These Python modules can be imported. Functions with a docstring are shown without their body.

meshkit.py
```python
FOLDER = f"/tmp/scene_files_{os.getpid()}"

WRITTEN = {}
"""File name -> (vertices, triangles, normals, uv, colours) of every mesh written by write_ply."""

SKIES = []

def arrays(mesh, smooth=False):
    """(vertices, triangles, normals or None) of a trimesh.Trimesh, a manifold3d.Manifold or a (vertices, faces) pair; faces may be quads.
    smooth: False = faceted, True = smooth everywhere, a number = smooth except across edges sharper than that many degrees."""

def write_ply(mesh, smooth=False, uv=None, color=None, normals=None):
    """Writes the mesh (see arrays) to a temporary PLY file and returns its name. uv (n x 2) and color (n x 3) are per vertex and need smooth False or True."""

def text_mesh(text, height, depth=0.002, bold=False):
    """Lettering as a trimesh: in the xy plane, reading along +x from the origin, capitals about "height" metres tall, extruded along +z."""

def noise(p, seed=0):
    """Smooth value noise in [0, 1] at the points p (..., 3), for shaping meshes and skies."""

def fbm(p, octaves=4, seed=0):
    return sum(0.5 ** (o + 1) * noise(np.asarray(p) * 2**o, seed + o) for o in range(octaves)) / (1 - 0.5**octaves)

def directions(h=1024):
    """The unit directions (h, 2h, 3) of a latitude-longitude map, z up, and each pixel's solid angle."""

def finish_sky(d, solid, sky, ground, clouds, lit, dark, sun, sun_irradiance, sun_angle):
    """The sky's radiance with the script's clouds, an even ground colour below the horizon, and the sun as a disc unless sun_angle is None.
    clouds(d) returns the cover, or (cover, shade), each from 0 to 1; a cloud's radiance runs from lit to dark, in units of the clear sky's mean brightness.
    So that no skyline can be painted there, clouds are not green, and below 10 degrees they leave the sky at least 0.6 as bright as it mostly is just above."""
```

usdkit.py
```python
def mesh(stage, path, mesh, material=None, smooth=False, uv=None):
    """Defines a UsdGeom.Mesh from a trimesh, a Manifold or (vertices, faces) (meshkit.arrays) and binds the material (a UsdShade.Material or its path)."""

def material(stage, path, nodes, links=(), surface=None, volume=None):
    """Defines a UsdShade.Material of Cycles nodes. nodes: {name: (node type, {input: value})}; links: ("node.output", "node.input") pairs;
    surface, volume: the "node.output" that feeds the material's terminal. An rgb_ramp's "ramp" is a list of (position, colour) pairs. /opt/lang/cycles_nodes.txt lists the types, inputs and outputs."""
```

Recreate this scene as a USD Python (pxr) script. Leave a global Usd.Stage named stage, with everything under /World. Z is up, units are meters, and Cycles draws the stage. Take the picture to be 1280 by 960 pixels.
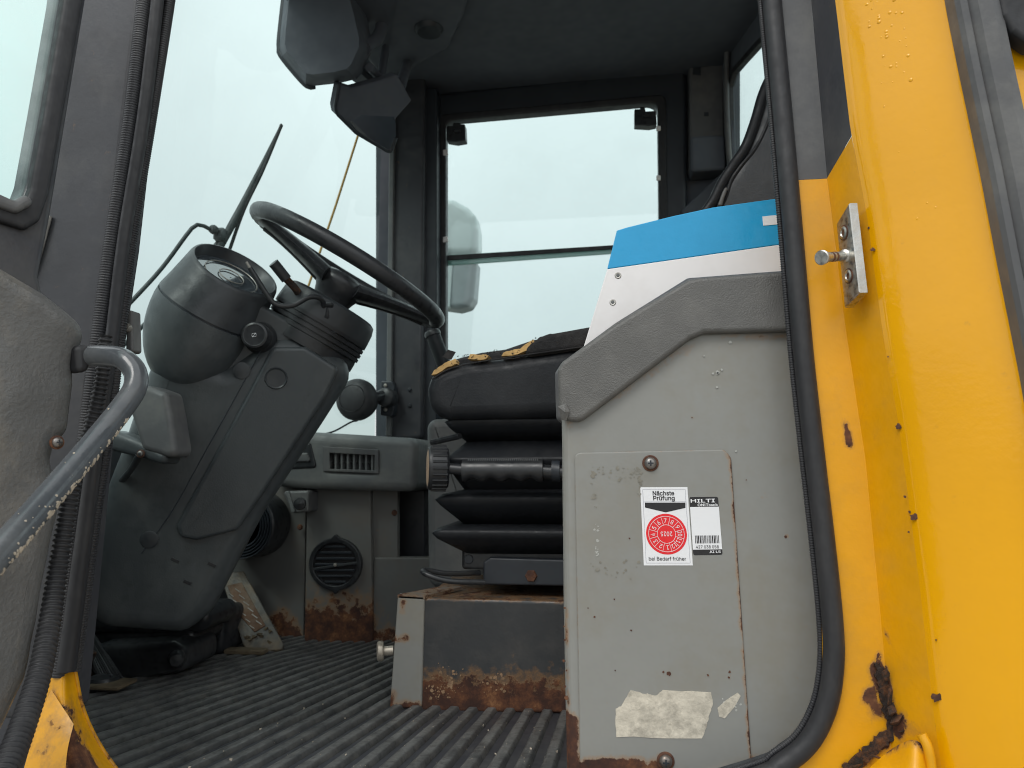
import math, random
import numpy as np, trimesh, mapbox_earcut
from shapely.geometry import Polygon, LineString
from shapely.geometry.polygon import orient
from pxr import Usd, UsdGeom, UsdLux, UsdShade, Gf, Sdf, Vt
import meshkit, usdkit

random.seed(7)
rng = np.random.default_rng(7)
stage = Usd.Stage.CreateInMemory()
UsdGeom.SetStageUpAxis(stage, UsdGeom.Tokens.z)
UsdGeom.SetStageMetersPerUnit(stage, 1.0)
UsdGeom.Xform.Define(stage, '/World')
UsdGeom.Scope.Define(stage, '/World/Looks')
T = Sdf.ValueTypeNames
A = lambda *v: np.array(v, float)
unit = lambda v: np.asarray(v, float) / np.linalg.norm(v)

# ------------------------------------------------------------------ camera
CAM = A(0, -0.9, 2.02)
YAW, PITCH, ROLL, FPX = math.radians(7.3), math.radians(6.6), math.radians(0.54), 900.0
_h = A(-math.sin(YAW), math.cos(YAW), 0)
FWD = math.cos(PITCH) * _h + math.sin(PITCH) * A(0, 0, 1)
_r0 = A(math.cos(YAW), math.sin(YAW), 0)
_u0 = np.cross(_r0, FWD)
RIGHT = math.cos(ROLL) * _r0 - math.sin(ROLL) * _u0
UP = np.cross(RIGHT, FWD)
cam = UsdGeom.Camera.Define(stage, '/World/camera')
cam.CreateHorizontalApertureAttr(34.6)
cam.CreateVerticalApertureAttr(34.6 * 0.75)
cam.CreateFocalLengthAttr(34.6 * FPX / 1280)
cam.CreateClippingRangeAttr(Gf.Vec2f(0.02, 2000))
cam.CreateFStopAttr(7.5)
cam.CreateFocusDistanceAttr(1.0)
m4 = np.eye(4)
m4[0, :3], m4[1, :3], m4[2, :3], m4[3, :3] = RIGHT, UP, -FWD, CAM
UsdGeom.Xformable(cam).AddTransformOp().Set(Gf.Matrix4d(m4.tolist()))
EXPOSURE = 0.65
cam.CreateExposureAttr(EXPOSURE)

# ------------------------------------------------------------------ overcast sky and veiled sun
SUN_EL, SUN_AZ = math.radians(48), math.radians(205)     # azimuth = atan2(x, y): behind the photographer
SKY_K = 0.11
usdkit.material(stage, '/World/Looks/overcast_sky', {
    'tc': ('texture_coordinate', {}),
    'sep': ('separate_xyz', {}),
    'up': ('math', {'math_type': 'maximum', 'value2': 0.0}),
    'grad': ('map_range', {'from_min': 0.0, 'from_max': 1.0, 'to_min': 0.62, 'to_max': 1.5}),
    'n': ('noise_texture', {'scale': 2.2, 'detail': 5.0, 'roughness': 0.55}),
    'nr': ('map_range', {'from_min': 0.3, 'from_max': 0.7, 'to_min': 0.93, 'to_max': 1.06}),
    'mul': ('math', {'math_type': 'multiply'}),
    'mul2': ('math', {'math_type': 'multiply', 'value2': 6.9}),
    'cl': ('vector_math', {'math_type': 'scale', 'vector1': (0.955, 1.0, 1.015)}),
    'sky': ('sky_texture', {'sky_type': 'single_scattering', 'sun_disc': False, 'sun_elevation': SUN_EL, 'sun_rotation': SUN_AZ}),
    'mix': ('mix', {'fac': 0.94}),
    'bg': ('background_shader', {'strength': SKY_K})},
    [('tc.generated', 'sep.vector'), ('sep.z', 'up.value1'), ('up.value', 'grad.value'), ('tc.generated', 'n.vector'), ('n.fac', 'nr.value'),
     ('grad.result', 'mul.value1'), ('nr.result', 'mul.value2'), ('mul.value', 'mul2.value1'), ('mul2.value', 'cl.scale'),
     ('sky.color', 'mix.color1'), ('cl.vector', 'mix.color2'), ('mix.color', 'bg.color')], surface='bg.background')
dome = UsdLux.DomeLight.Define(stage, '/World/sky')
UsdShade.MaterialBindingAPI.Apply(dome.GetPrim()).Bind(UsdShade.Material.Get(stage, '/World/Looks/overcast_sky'))
dome.GetPrim().SetCustomDataByKey('kind', 'structure')
sun = UsdLux.DistantLight.Define(stage, '/World/sun')
sun.CreateIntensityAttr(0.2); sun.CreateAngleAttr(25.0); sun.CreateNormalizeAttr(True)
sun.CreateColorAttr(Gf.Vec3f(1.0, 0.97, 0.93))
_s = A(math.cos(SUN_EL) * math.sin(SUN_AZ), math.cos(SUN_EL) * math.cos(SUN_AZ), math.sin(SUN_EL))
_x = unit(np.cross(A(0, 0, 1), _s)); _y = np.cross(_s, _x)
m4 = np.eye(4); m4[0, :3], m4[1, :3], m4[2, :3] = _x, _y, _s
UsdGeom.Xformable(sun).AddTransformOp().Set(Gf.Matrix4d(m4.tolist()))

# ------------------------------------------------------------------ measuring helpers: a picture direction meets a real plane
def ray(px, py):
    return FWD + (px - 640) / FPX * RIGHT - (py - 480) / FPX * UP
def onp(px, py, p0, n):
    d = ray(px, py); p0 = np.asarray(p0, float)
    return CAM + d * (np.dot(p0 - CAM, n) / np.dot(d, n))
def on(px, py, x=None, y=None, z=None):
    if x is not None: return onp(px, py, A(x, 0, 0), A(1, 0, 0))
    if y is not None: return onp(px, py, A(0, y, 0), A(0, 1, 0))
    return onp(px, py, A(0, 0, z), A(0, 0, 1))
def depth_of(p):
    return float(np.dot(np.asarray(p) - CAM, FWD))

# ------------------------------------------------------------------ materials
MATS = {}
def surf(name, base, rough=0.5, var=0.15, vscale=5.0, bump=0.0, bscale=200.0, metallic=0.0, coat=0.0, dirt=None, damt=0.45, dscale=9.0,
         rust=False, streak=(1, 1, 1), rrange=0.12, spec=0.5, stripe=None, sheen=0.0, fleck=None, scuff=None):
    lo, hi = tuple(max(0, c * (1 - var)) for c in base), tuple(min(1, c * (1 + var)) for c in base)
    N = {'geo': ('geometry', {}), 'map': ('mapping', {'scale': streak}),
         'n1': ('noise_texture', {'scale': vscale, 'detail': 6.0, 'roughness': 0.62}),
         'r1': ('map_range', {'from_min': 0.3, 'from_max': 0.7, 'clamp': True}),
         'c1': ('mix', {'color1': lo, 'color2': hi}),
         'n2': ('noise_texture', {'scale': vscale * 7.3, 'detail': 4.0}),
         'rr': ('map_range', {'from_min': 0.3, 'from_max': 0.7, 'to_min': max(0.03, rough - rrange), 'to_max': min(1, rough + rrange), 'clamp': True}),
         'p': ('principled_bsdf', {'metallic': metallic, 'coat_weight': coat, 'coat_roughness': 0.12, 'specular_ior_level': spec, 'sheen_weight': sheen, 'sheen_roughness': 0.4})}
    L = [('geo.position', 'map.vector'), ('map.vector', 'n1.vector'), ('geo.position', 'n2.vector'), ('n1.fac', 'r1.value'), ('r1.result', 'c1.fac'), ('n2.fac', 'rr.value')]
    col, rgh = 'c1.color', 'rr.result'
    if dirt is not None:
        N['nd'] = ('noise_texture', {'scale': dscale, 'detail': 8.0, 'roughness': 0.7})
        N['rd'] = ('map_range', {'from_min': 0.47, 'from_max': 0.68, 'to_max': damt, 'clamp': True})
        N['cd'] = ('mix', {'color2': dirt})
        L += [('map.vector', 'nd.vector'), ('nd.fac', 'rd.value'), ('rd.result', 'cd.fac'), (col, 'cd.color1')]
        col = 'cd.color'
    if fleck is not None:                                    # worn light scratches and chips
        N['nf'] = ('noise_texture', {'scale': fleck[1], 'detail': 5.0, 'roughness': 0.75})
        N['rf'] = ('map_range', {'from_min': fleck[2], 'from_max': fleck[2] + 0.03, 'to_max': 0.9, 'clamp': True})
        N['cf'] = ('mix', {'color2': fleck[0]})
        L += [('geo.position', 'nf.vector'), ('nf.fac', 'rf.value'), ('rf.result', 'cf.fac'), (col, 'cf.color1')]
        col = 'cf.color'
    if scuff is not None:                                    # raised faces rubbed pale
        N['as'] = ('attribute', {'attribute': 'wear'})
        N['ns'] = ('noise_texture', {'scale': 30.0, 'detail': 8.0, 'roughness': 0.75})
        N['rs'] = ('map_range', {'from_min': 0.36, 'from_max': 0.68, 'to_min': 0.12, 'clamp': True})
        N['ms'] = ('math', {'math_type': 'multiply'})
        N['cs'] = ('mix', {'color2': scuff})
        L += [('map.vector', 'ns.vector'), ('ns.fac', 'rs.value'), ('rs.result', 'ms.value1'), ('as.fac', 'ms.value2'), ('ms.value', 'cs.fac'), (col, 'cs.color1')]
        col = 'cs.color'
    if rust:
        N['at'] = ('attribute', {'attribute': 'wear'})
        N['nw'] = ('noise_texture', {'scale': 38.0, 'detail': 8.0, 'roughness': 0.68})
        N['w0'] = ('math', {'math_type': 'multiply_add', 'value2': 1.5, 'value3': -0.75})
        N['w1'] = ('math', {'math_type': 'add'})
        N['w2'] = ('map_range', {'from_min': 0.46, 'from_max': 0.56, 'clamp': True})
        N['w3'] = ('map_range', {'from_min': 0.22, 'from_max': 0.55, 'to_max': 0.65, 'clamp': True})
        N['nq'] = ('noise_texture', {'scale': 26.0, 'detail': 9.0, 'roughness': 0.72})
        N['rq'] = ('rgb_ramp', {'ramp': [(0.28, (0.020, 0.010, 0.008)), (0.45, (0.052, 0.020, 0.012)), (0.57, (0.125, 0.047, 0.020)), (0.68, (0.27, 0.13, 0.055)), (0.8, (0.40, 0.29, 0.20))]})
        N['halo'] = ('mix', {'color2': (0.30, 0.15, 0.05)})
        N['cr'] = ('mix', {})
        N['rw'] = ('mix_float', {'b': 0.85})
        L += [('geo.position', 'nw.vector'), ('nw.fac', 'w0.value1'), ('w0.value', 'w1.value1'), ('at.fac', 'w1.value2'), ('w1.value', 'w2.value'), ('w1.value', 'w3.value'),
              ('geo.position', 'nq.vector'), ('nq.fac', 'rq.fac'), (col, 'halo.color1'), ('w3.result', 'halo.fac'), ('halo.color', 'cr.color1'), ('rq.color', 'cr.color2'), ('w2.result', 'cr.fac'),
              (rgh, 'rw.a'), ('w2.result', 'rw.fac')]
        col, rgh = 'cr.color', 'rw.result'
    L += [(col, 'p.base_color'), (rgh, 'p.roughness')]
    if bump:
        N['nb'] = ('noise_texture', {'scale': bscale, 'detail': 3.0, 'roughness': 0.6})
        N['b'] = ('bump', {'strength': 1.0, 'distance': bump})
        L += [('geo.position', 'nb.vector'), ('nb.fac', 'b.height'), ('b.normal', 'p.normal')]
        if rust:
            N['hb'] = ('math', {'math_type': 'multiply_add', 'value2': 0.0})
            N['hq'] = ('math', {'math_type': 'multiply'})
            N['hs'] = ('math', {'math_type': 'multiply_add', 'value2': 2.5})
            L = [l for l in L if l != ('nb.fac', 'b.height')]
            L += [('nq.fac', 'hq.value1'), ('w2.result', 'hq.value2'), ('hq.value', 'hs.value1'), ('nb.fac', 'hs.value3'), ('hs.value', 'b.height')]
            N.pop('hb')
        if coat: L.append(('b.normal', 'p.coat_normal'))
    MATS[name] = usdkit.material(stage, '/World/Looks/' + name, N, L, surface='p.BSDF')
    return MATS[name]

surf('yellow_paint', (0.79, 0.368, 0.0005), 0.12, var=0.035, vscale=3, bump=0.00025, bscale=90, rust=True, rrange=0.03, dirt=(0.60, 0.27, 0.01), damt=0.15, dscale=5, coat=0.2)
surf('yellow_jamb', (0.72, 0.332, 0.002), 0.34, var=0.08, vscale=6, bump=0.0004, bscale=60, rust=True, rrange=0.1, dirt=(0.45, 0.24, 0.04), damt=0.4, dscale=8)
surf('charcoal_paint', (0.035, 0.036, 0.041), 0.42, var=0.12, vscale=4, bump=0.0002, bscale=150, rust=True, dirt=(0.13, 0.125, 0.115), damt=0.35, dscale=6)
surf('charcoal_dusty', (0.085, 0.085, 0.087), 0.5, var=0.15, vscale=5, bump=0.0002, bscale=220, dirt=(0.17, 0.165, 0.15), damt=0.5, dscale=10)
surf('headliner', (0.078, 0.086, 0.102), 0.75, var=0.15, vscale=4, bump=0.0004, bscale=350)
surf('frame_black', (0.020, 0.024, 0.030), 0.45, var=0.15, vscale=6)
surf('grey_paint', (0.240, 0.239, 0.222), 0.34, var=0.05, vscale=4, bump=0.00022, bscale=70, rust=True, dirt=(0.21, 0.18, 0.125), damt=0.4, dscale=7, rrange=0.07)
surf('grey_interior', (0.128, 0.128, 0.121), 0.5, var=0.09, vscale=5, bump=0.0003, bscale=80, rust=True, dirt=(0.14, 0.11, 0.085), damt=0.45, dscale=9)
surf('dark_grey_box', (0.034, 0.036, 0.038), 0.42, var=0.15, vscale=5, bump=0.0004, bscale=90, rust=True, dirt=(0.11, 0.10, 0.09), damt=0.35)
surf('grey_vinyl', (0.100, 0.097, 0.091), 0.42, var=0.12, vscale=9, bump=0.0009, bscale=520, dirt=(0.17, 0.163, 0.15), damt=0.45, dscale=14)
surf('dash_plastic', (0.112, 0.117, 0.117), 0.5, var=0.12, vscale=6, bump=0.0004, bscale=300, dirt=(0.20, 0.195, 0.18), damt=0.5, dscale=10)
surf('column_plastic', (0.044, 0.050, 0.053), 0.40, var=0.12, vscale=5, bump=0.00028, bscale=330, dirt=(0.11, 0.115, 0.112), damt=0.5, dscale=6, streak=(1, 1, 0.5))
surf('column_dark', (0.027, 0.030, 0.033), 0.40, var=0.12, vscale=6, bump=0.0002, bscale=350, dirt=(0.085, 0.088, 0.088), damt=0.35)
surf('black_plastic', (0.017, 0.018, 0.020), 0.36, var=0.2, vscale=8, bump=0.0001, bscale=300, dirt=(0.05, 0.05, 0.048), damt=0.35)
surf('black_rubber', (0.015, 0.015, 0.017), 0.55, var=0.2, vscale=10, bump=0.0004, bscale=120, dirt=(0.06, 0.058, 0.057), damt=0.45, dscale=16, streak=(1, 1, 0.35))
surf('seal_rubber', (0.024, 0.024, 0.027), 0.5, var=0.18, vscale=10, bump=0.0003, bscale=150, dirt=(0.075, 0.072, 0.07), damt=0.4, dscale=14, streak=(1, 1, 0.25))
surf('mat_rubber', (0.030, 0.031, 0.032), 0.38, var=0.3, vscale=9, bump=0.0008, bscale=60, dirt=(0.145, 0.135, 0.115), damt=0.45, dscale=26, rrange=0.16, scuff=(0.165, 0.165, 0.158))
surf('wheel_rubber', (0.019, 0.020, 0.022), 0.36, var=0.2, vscale=9, bump=0.0002, bscale=300)
surf('seat_cloth', (0.016, 0.0155, 0.0165), 0.9, var=0.3, vscale=14, bump=0.0012, bscale=420, dirt=(0.05, 0.043, 0.038), damt=0.35, dscale=20, sheen=0.1)
surf('seat_vinyl', (0.012, 0.0135, 0.016), 0.5, var=0.2, vscale=7, bump=0.0005, bscale=240, dirt=(0.035, 0.035, 0.036), damt=0.3, spec=0.28)
surf('back_vinyl', (0.032, 0.036, 0.040), 0.5, var=0.15, vscale=7, bump=0.0004, bscale=240, dirt=(0.09, 0.09, 0.09), damt=0.3)
surf('foam', (0.52, 0.33, 0.13), 0.95, var=0.25, vscale=30, bump=0.002, bscale=120)
surf('beige_plastic', (0.50, 0.36, 0.24), 0.5, var=0.1, vscale=14, dirt=(0.2, 0.14, 0.09), damt=0.5)
surf('door_plastic', (0.098, 0.096, 0.092), 0.40, var=0.28, vscale=6, bump=0.0011, bscale=180, dirt=(0.26, 0.225, 0.175), damt=0.55, dscale=9, streak=(1, 1, 0.6))
surf('handle_paint', (0.062, 0.068, 0.074), 0.2, var=0.10, vscale=7, bump=0.0002, bscale=120, dirt=(0.2, 0.2, 0.19), damt=0.3, rust=False, fleck=((0.42, 0.38, 0.32), 55, 0.705))
surf('bare_steel', (0.60, 0.58, 0.54), 0.34, var=0.15, vscale=20, metallic=1.0, bump=0.0003, bscale=150, dirt=(0.22, 0.19, 0.15), damt=0.4)
surf('dull_steel', (0.36, 0.34, 0.31), 0.45, var=0.2, vscale=20, metallic=0.7, dirt=(0.2, 0.15, 0.1), damt=0.6)
surf('dark_screw', (0.22, 0.21, 0.20), 0.35, var=0.3, vscale=30, metallic=0.8, dirt=(0.15, 0.08, 0.04), damt=0.6, dscale=40)
surf('rust_iron', (0.022, 0.014, 0.011), 0.85, var=0.6, vscale=50, bump=0.003, bscale=120, dirt=(0.20, 0.075, 0.022), damt=0.75, dscale=60)
surf('rust_dark', (0.075, 0.030, 0.017), 0.8, var=0.5, vscale=60, bump=0.001, bscale=150, dirt=(0.2, 0.085, 0.03), damt=0.5, dscale=60)
surf('muddy_steel', (0.10, 0.095, 0.085), 0.6, var=0.3, vscale=18, bump=0.002, bscale=90, dirt=(0.20, 0.15, 0.095), damt=0.95, dscale=14, metallic=0.1)
surf('pedal_rust', (0.10, 0.048, 0.022), 0.7, var=0.3, vscale=20, bump=0.001, bscale=120, dirt=(0.19, 0.14, 0.095), damt=0.8, dscale=18)
surf('mud', (0.12, 0.09, 0.055), 0.9, var=0.3, vscale=30, bump=0.003, bscale=80)
surf('paper_white', (0.78, 0.78, 0.79), 0.42, var=0.015, vscale=8)
surf('ink_black', (0.018, 0.017, 0.018), 0.4, var=0.05, vscale=8)
surf('ink_red', (0.74, 0.018, 0.024), 0.4, var=0.04, vscale=12)
surf('ink_grey', (0.28, 0.28, 0.33), 0.5, var=0.05)
surf('old_paper', (0.55, 0.50, 0.41), 0.75, var=0.22, vscale=60, bump=0.002, bscale=90, dirt=(0.27, 0.245, 0.20), damt=0.9, dscale=42)
surf('binder_white', (0.80, 0.775, 0.765), 0.5, var=0.03, vscale=6, dirt=(0.62, 0.58, 0.55), damt=0.3, dscale=8)
surf('binder_blue', (0.018, 0.33, 0.62), 0.42, var=0.06, vscale=10, bump=0.0002, bscale=120)
surf('mud_pale', (0.44, 0.38, 0.30), 0.8, var=0.3, vscale=60)
surf('rust_tan', (0.30, 0.19, 0.11), 0.85, var=0.4, vscale=60)
surf('grey_chip', (0.40, 0.40, 0.37), 0.5, var=0.2, vscale=40)
surf('glue', (0.20, 0.185, 0.15), 0.5, var=0.25, vscale=60, dirt=(0.262, 0.258, 0.236), damt=0.9, dscale=50)
surf('wiper_grey', (0.05, 0.058, 0.06), 0.5, var=0.1)
surf('cord_amber', (0.52, 0.30, 0.08), 0.5, var=0.1)
surf('mirror_shell', (0.56, 0.62, 0.62), 0.5, var=0.1, vscale=5)
surf('mirror_shell_dark', (0.26, 0.29, 0.30), 0.5, var=0.15, vscale=7)
surf('gravel', (0.22, 0.21, 0.19), 0.9, var=0.3, vscale=1.5, bump=0.02, bscale=20)
surf('dark_foliage', (0.045, 0.065, 0.025), 0.8, var=0.4, vscale=2)
usdkit.material(stage, '/World/Looks/mirror_glass', {'p': ('principled_bsdf', {'metallic': 1.0, 'roughness': 0.03, 'base_color': (0.82, 0.86, 0.86)})}, [], surface='p.BSDF')
MATS['mirror_glass'] = UsdShade.Material.Get(stage, '/World/Looks/mirror_glass')
def glass_mat(name, tint, dust=0.03):
    MATS[name] = usdkit.material(stage, '/World/Looks/' + name, {
        'lw': ('layer_weight', {'blend': 0.5}), 'pw': ('math', {'math_type': 'power', 'value2': 5.0}), 'f': ('math', {'math_type': 'multiply_add', 'value2': 0.75, 'value3': 0.035}), 't': ('transparent_bsdf', {'color': tint}), 'g': ('glossy_bsdf', {'color': (1, 1, 1), 'roughness': 0.02}),
        'd': ('diffuse_bsdf', {'color': (0.6, 0.62, 0.6)}), 'geo': ('geometry', {}), 'n': ('noise_texture', {'scale': 4.0, 'detail': 6.0, 'roughness': 0.6}),
        'r': ('map_range', {'from_min': 0.45, 'from_max': 0.75, 'to_min': 0.0, 'to_max': dust, 'clamp': True}),
        'm0': ('mix_closure', {}), 'm': ('mix_closure', {})},
        [('geo.position', 'n.vector'), ('n.fac', 'r.value'), ('r.result', 'm0.fac'), ('t.BSDF', 'm0.closure1'), ('d.BSDF', 'm0.closure2'),
         ('lw.facing', 'pw.value1'), ('pw.value', 'f.value1'), ('f.value', 'm.fac'), ('m0.closure', 'm.closure1'), ('g.BSDF', 'm.closure2')], surface='m.closure')
glass_mat('window_glass', (0.845, 0.912, 0.900))
glass_mat('windscreen_glass', (0.700, 0.805, 0.785))
glass_mat('door_glass', (0.80, 0.90, 0.875), 0.30)
MATS['glass_edge'] = usdkit.material(stage, '/World/Looks/glass_edge', {'p': ('principled_bsdf', {'base_color': (0.33, 0.55, 0.50), 'roughness': 0.2, 'transmission_weight': 0.3})}, [], surface='p.BSDF')
MATS['gauge_glass'] = usdkit.material(stage, '/World/Looks/gauge_glass', {'p': ('principled_bsdf', {'base_color': (0.03, 0.035, 0.04), 'roughness': 0.08, 'coat_weight': 1.0})}, [], surface='p.BSDF')

# ------------------------------------------------------------------ scene tree helpers
NAMES = {}
def numbered(parent, name):
    k = NAMES.get((parent, name), 0); NAMES[(parent, name)] = k + 1
    return parent + '/' + (name if k == 0 else f'{name}_{k:03d}')
LOC = {}
def thing(name, label, cat, loc=(0, 0, 0), group=None, kind=None):
    path = numbered('/World', name)
    x = UsdGeom.Xform.Define(stage, path); x.AddTranslateOp().Set(Gf.Vec3d(*map(float, loc)))
    p = x.GetPrim(); p.SetCustomDataByKey('label', label); p.SetCustomDataByKey('category', cat)
    if group: p.SetCustomDataByKey('group', group)
    if kind: p.SetCustomDataByKey('kind', kind)
    LOC[path] = np.asarray(loc, float)
    return path
def part(parent, name, mesh, mat, smooth=38, wear=None, label=None, kind=None):
    """One mesh prim, world coordinates in; stored relative to its thing."""
    if isinstance(mesh, list): mesh = cat(mesh)
    path = numbered(parent, name)
    if hasattr(mesh, 'to_mesh'):
        q = mesh.to_mesh(); mesh = trimesh.Trimesh(q.vert_properties[:, :3], q.tri_verts, process=False)
    v, f, n = meshkit.arrays(mesh, smooth)
    root = '/'.join(path.split('/')[:3])
    g = UsdGeom.Mesh.Define(stage, path)
    g.CreatePointsAttr(Vt.Vec3fArray.FromNumpy((v - LOC.get(root, 0)).astype(np.float32)))
    g.CreateFaceVertexCountsAttr(Vt.IntArray.FromNumpy(np.full(len(f), 3, np.int32)))
    g.CreateFaceVertexIndicesAttr(Vt.IntArray.FromNumpy(f.astype(np.int32).ravel()))
    g.CreateSubdivisionSchemeAttr('none')
    if n is not None:
        g.CreateNormalsAttr(Vt.Vec3fArray.FromNumpy(n.astype(np.float32))); g.SetNormalsInterpolation('vertex')
    if wear is not None:
        UsdGeom.PrimvarsAPI(g).CreatePrimvar('wear', T.FloatArray, 'vertex').Set(Vt.FloatArray.FromNumpy(np.clip(wear(v), -1, 2).astype(np.float32)))
    UsdShade.MaterialBindingAPI.Apply(g.GetPrim()).Bind(MATS[mat])
    if label: g.GetPrim().SetCustomDataByKey('label', label)
    if kind: g.GetPrim().SetCustomDataByKey('kind', kind)
    return path

def cat(ms): return trimesh.util.concatenate([m if isinstance(m, trimesh.Trimesh) else trimesh.Trimesh(*m, process=False) for m in ms])
def fine(m, e): 
    m = m if isinstance(m, trimesh.Trimesh) else trimesh.Trimesh(*m, process=False)
    v, f = trimesh.remesh.subdivide_to_size(m.vertices, m.faces, e, max_iter=12)
    return trimesh.Trimesh(v, f)

# ------------------------------------------------------------------ shapes
def fillet(poly, r, res=5):
    if r <= 0: return poly
    q = poly.buffer(-r, join_style=2).buffer(2 * r, quad_segs=res).buffer(-r, quad_segs=res)
    return max(getattr(q, 'geoms', [q]), key=lambda g: g.area)
def fillet_in(poly, r, res=5):
    q = poly.buffer(-r, join_style=2).buffer(r, quad_segs=res)
    return max(getattr(q, 'geoms', [q]), key=lambda g: g.area)
def _inset(loop, d):
    """Moves each vertex of a counter-clockwise loop d to its left (inwards), mitred."""
    a, b = np.roll(loop, 1, 0), np.roll(loop, -1, 0)
    e1, e2 = loop - a, b - loop
    e1 /= np.maximum(np.linalg.norm(e1, axis=1, keepdims=True), 1e-12); e2 /= np.maximum(np.linalg.norm(e2, axis=1, keepdims=True), 1e-12)
    n1, n2 = np.stack([-e1[:, 1], e1[:, 0]], 1), np.stack([-e2[:, 1], e2[:, 0]], 1)
    m = n1 + n2; m /= np.maximum(np.linalg.norm(m, axis=1, keepdims=True), 1e-9)
    k = np.maximum((m * n1).sum(1, keepdims=True), 0.5)
    return loop + m * d / k
def plate(poly, O, U, V, N, depth, bevel=0.0, steps=4, back_bevel=False, round_=0.0, dens=None):
    """A slab with the outline poly (in U, V metres from O), its front at O and its back depth along N, with a rounded front edge."""
    poly = Polygon(poly) if not isinstance(poly, Polygon) else poly
    if round_: poly = Polygon(fillet(Polygon(poly.exterior), round_).exterior, [fillet(Polygon(h), round_).exterior for h in poly.interiors])
    if bevel > 0:                                            # convex corners no sharper than the rounding of the edge
        r = min(bevel, depth) * 1.12
        q = poly.buffer(-r, join_style=2).buffer(r, quad_segs=5)
        if not q.is_empty: poly = max(getattr(q, 'geoms', [q]), key=lambda g: g.area)
    poly = orient(poly.simplify(2e-5), 1.0)
    if dens: poly = orient(poly.segmentize(dens), 1.0)
    loops = [np.array(r.coords)[:-1] for r in [poly.exterior] + list(poly.interiors)]
    b = min(bevel, depth * (0.5 if back_bevel else 0.98))
    lev = [(b * (1 - math.sin(t)), b * (1 - math.cos(t))) for t in np.linspace(0, math.pi / 2, steps + 1)] if b > 0 else [(0.0, 0.0)]
    if back_bevel and b > 0: lev = lev + [(i, depth - z) for i, z in lev[::-1]]
    else: lev = lev + [(0.0, depth)]
    V3, F, n = [], [], 0
    rings = []
    for (ins, z) in lev:
        row = []
        for lp in loops:
            q = _inset(lp, ins) if ins > 0 else lp
            row.append((n, len(q)))
            V3.append(np.c_[q, np.full(len(q), z)]); n += len(q)
        rings.append(row)
    P = np.vstack(V3)
    for a, c in zip(rings[:-1], rings[1:]):
        for (s, k), (t, _) in zip(a, c):
            i = np.arange(k); j = (i + 1) % k
            F += [np.c_[s + i, t + j, s + j], np.c_[s + i, t + i, t + j]]
    for row, flip in ((rings[0], False), (rings[-1], True)):
        pts = np.vstack([P[s:s + k, :2] for s, k in row]); ends = np.cumsum([k for _, k in row]).astype(np.uint32)
        tri = mapbox_earcut.triangulate_float64(pts, ends).reshape(-1, 3)
        idx = np.concatenate([np.arange(s, s + k) for s, k in row])
        a2 = pts[tri]; e1, e2 = a2[:, 1] - a2[:, 0], a2[:, 2] - a2[:, 0]; area = e1[:, 0] * e2[:, 1] - e1[:, 1] * e2[:, 0]
        tri = np.where((area > 0)[:, None], tri, tri[:, ::-1])
        F.append(idx[tri][:, ::-1] if flip else idx[tri])
    f = np.vstack(F)
    W = np.asarray(O) + P[:, :1] * np.asarray(U) + P[:, 1:2] * np.asarray(V) + P[:, 2:] * np.asarray(N)
    if np.dot(np.cross(U, V), N) < 0: f = f[:, ::-1]
    return trimesh.Trimesh(W, f[:, ::-1], process=False)
def to2d(P3, O, U, V): 
    d = np.asarray(P3) - O
    return np.c_[d @ U, d @ V]
X_, Y_, Z_ = A(1, 0, 0), A(0, 1, 0), A(0, 0, 1)
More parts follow.
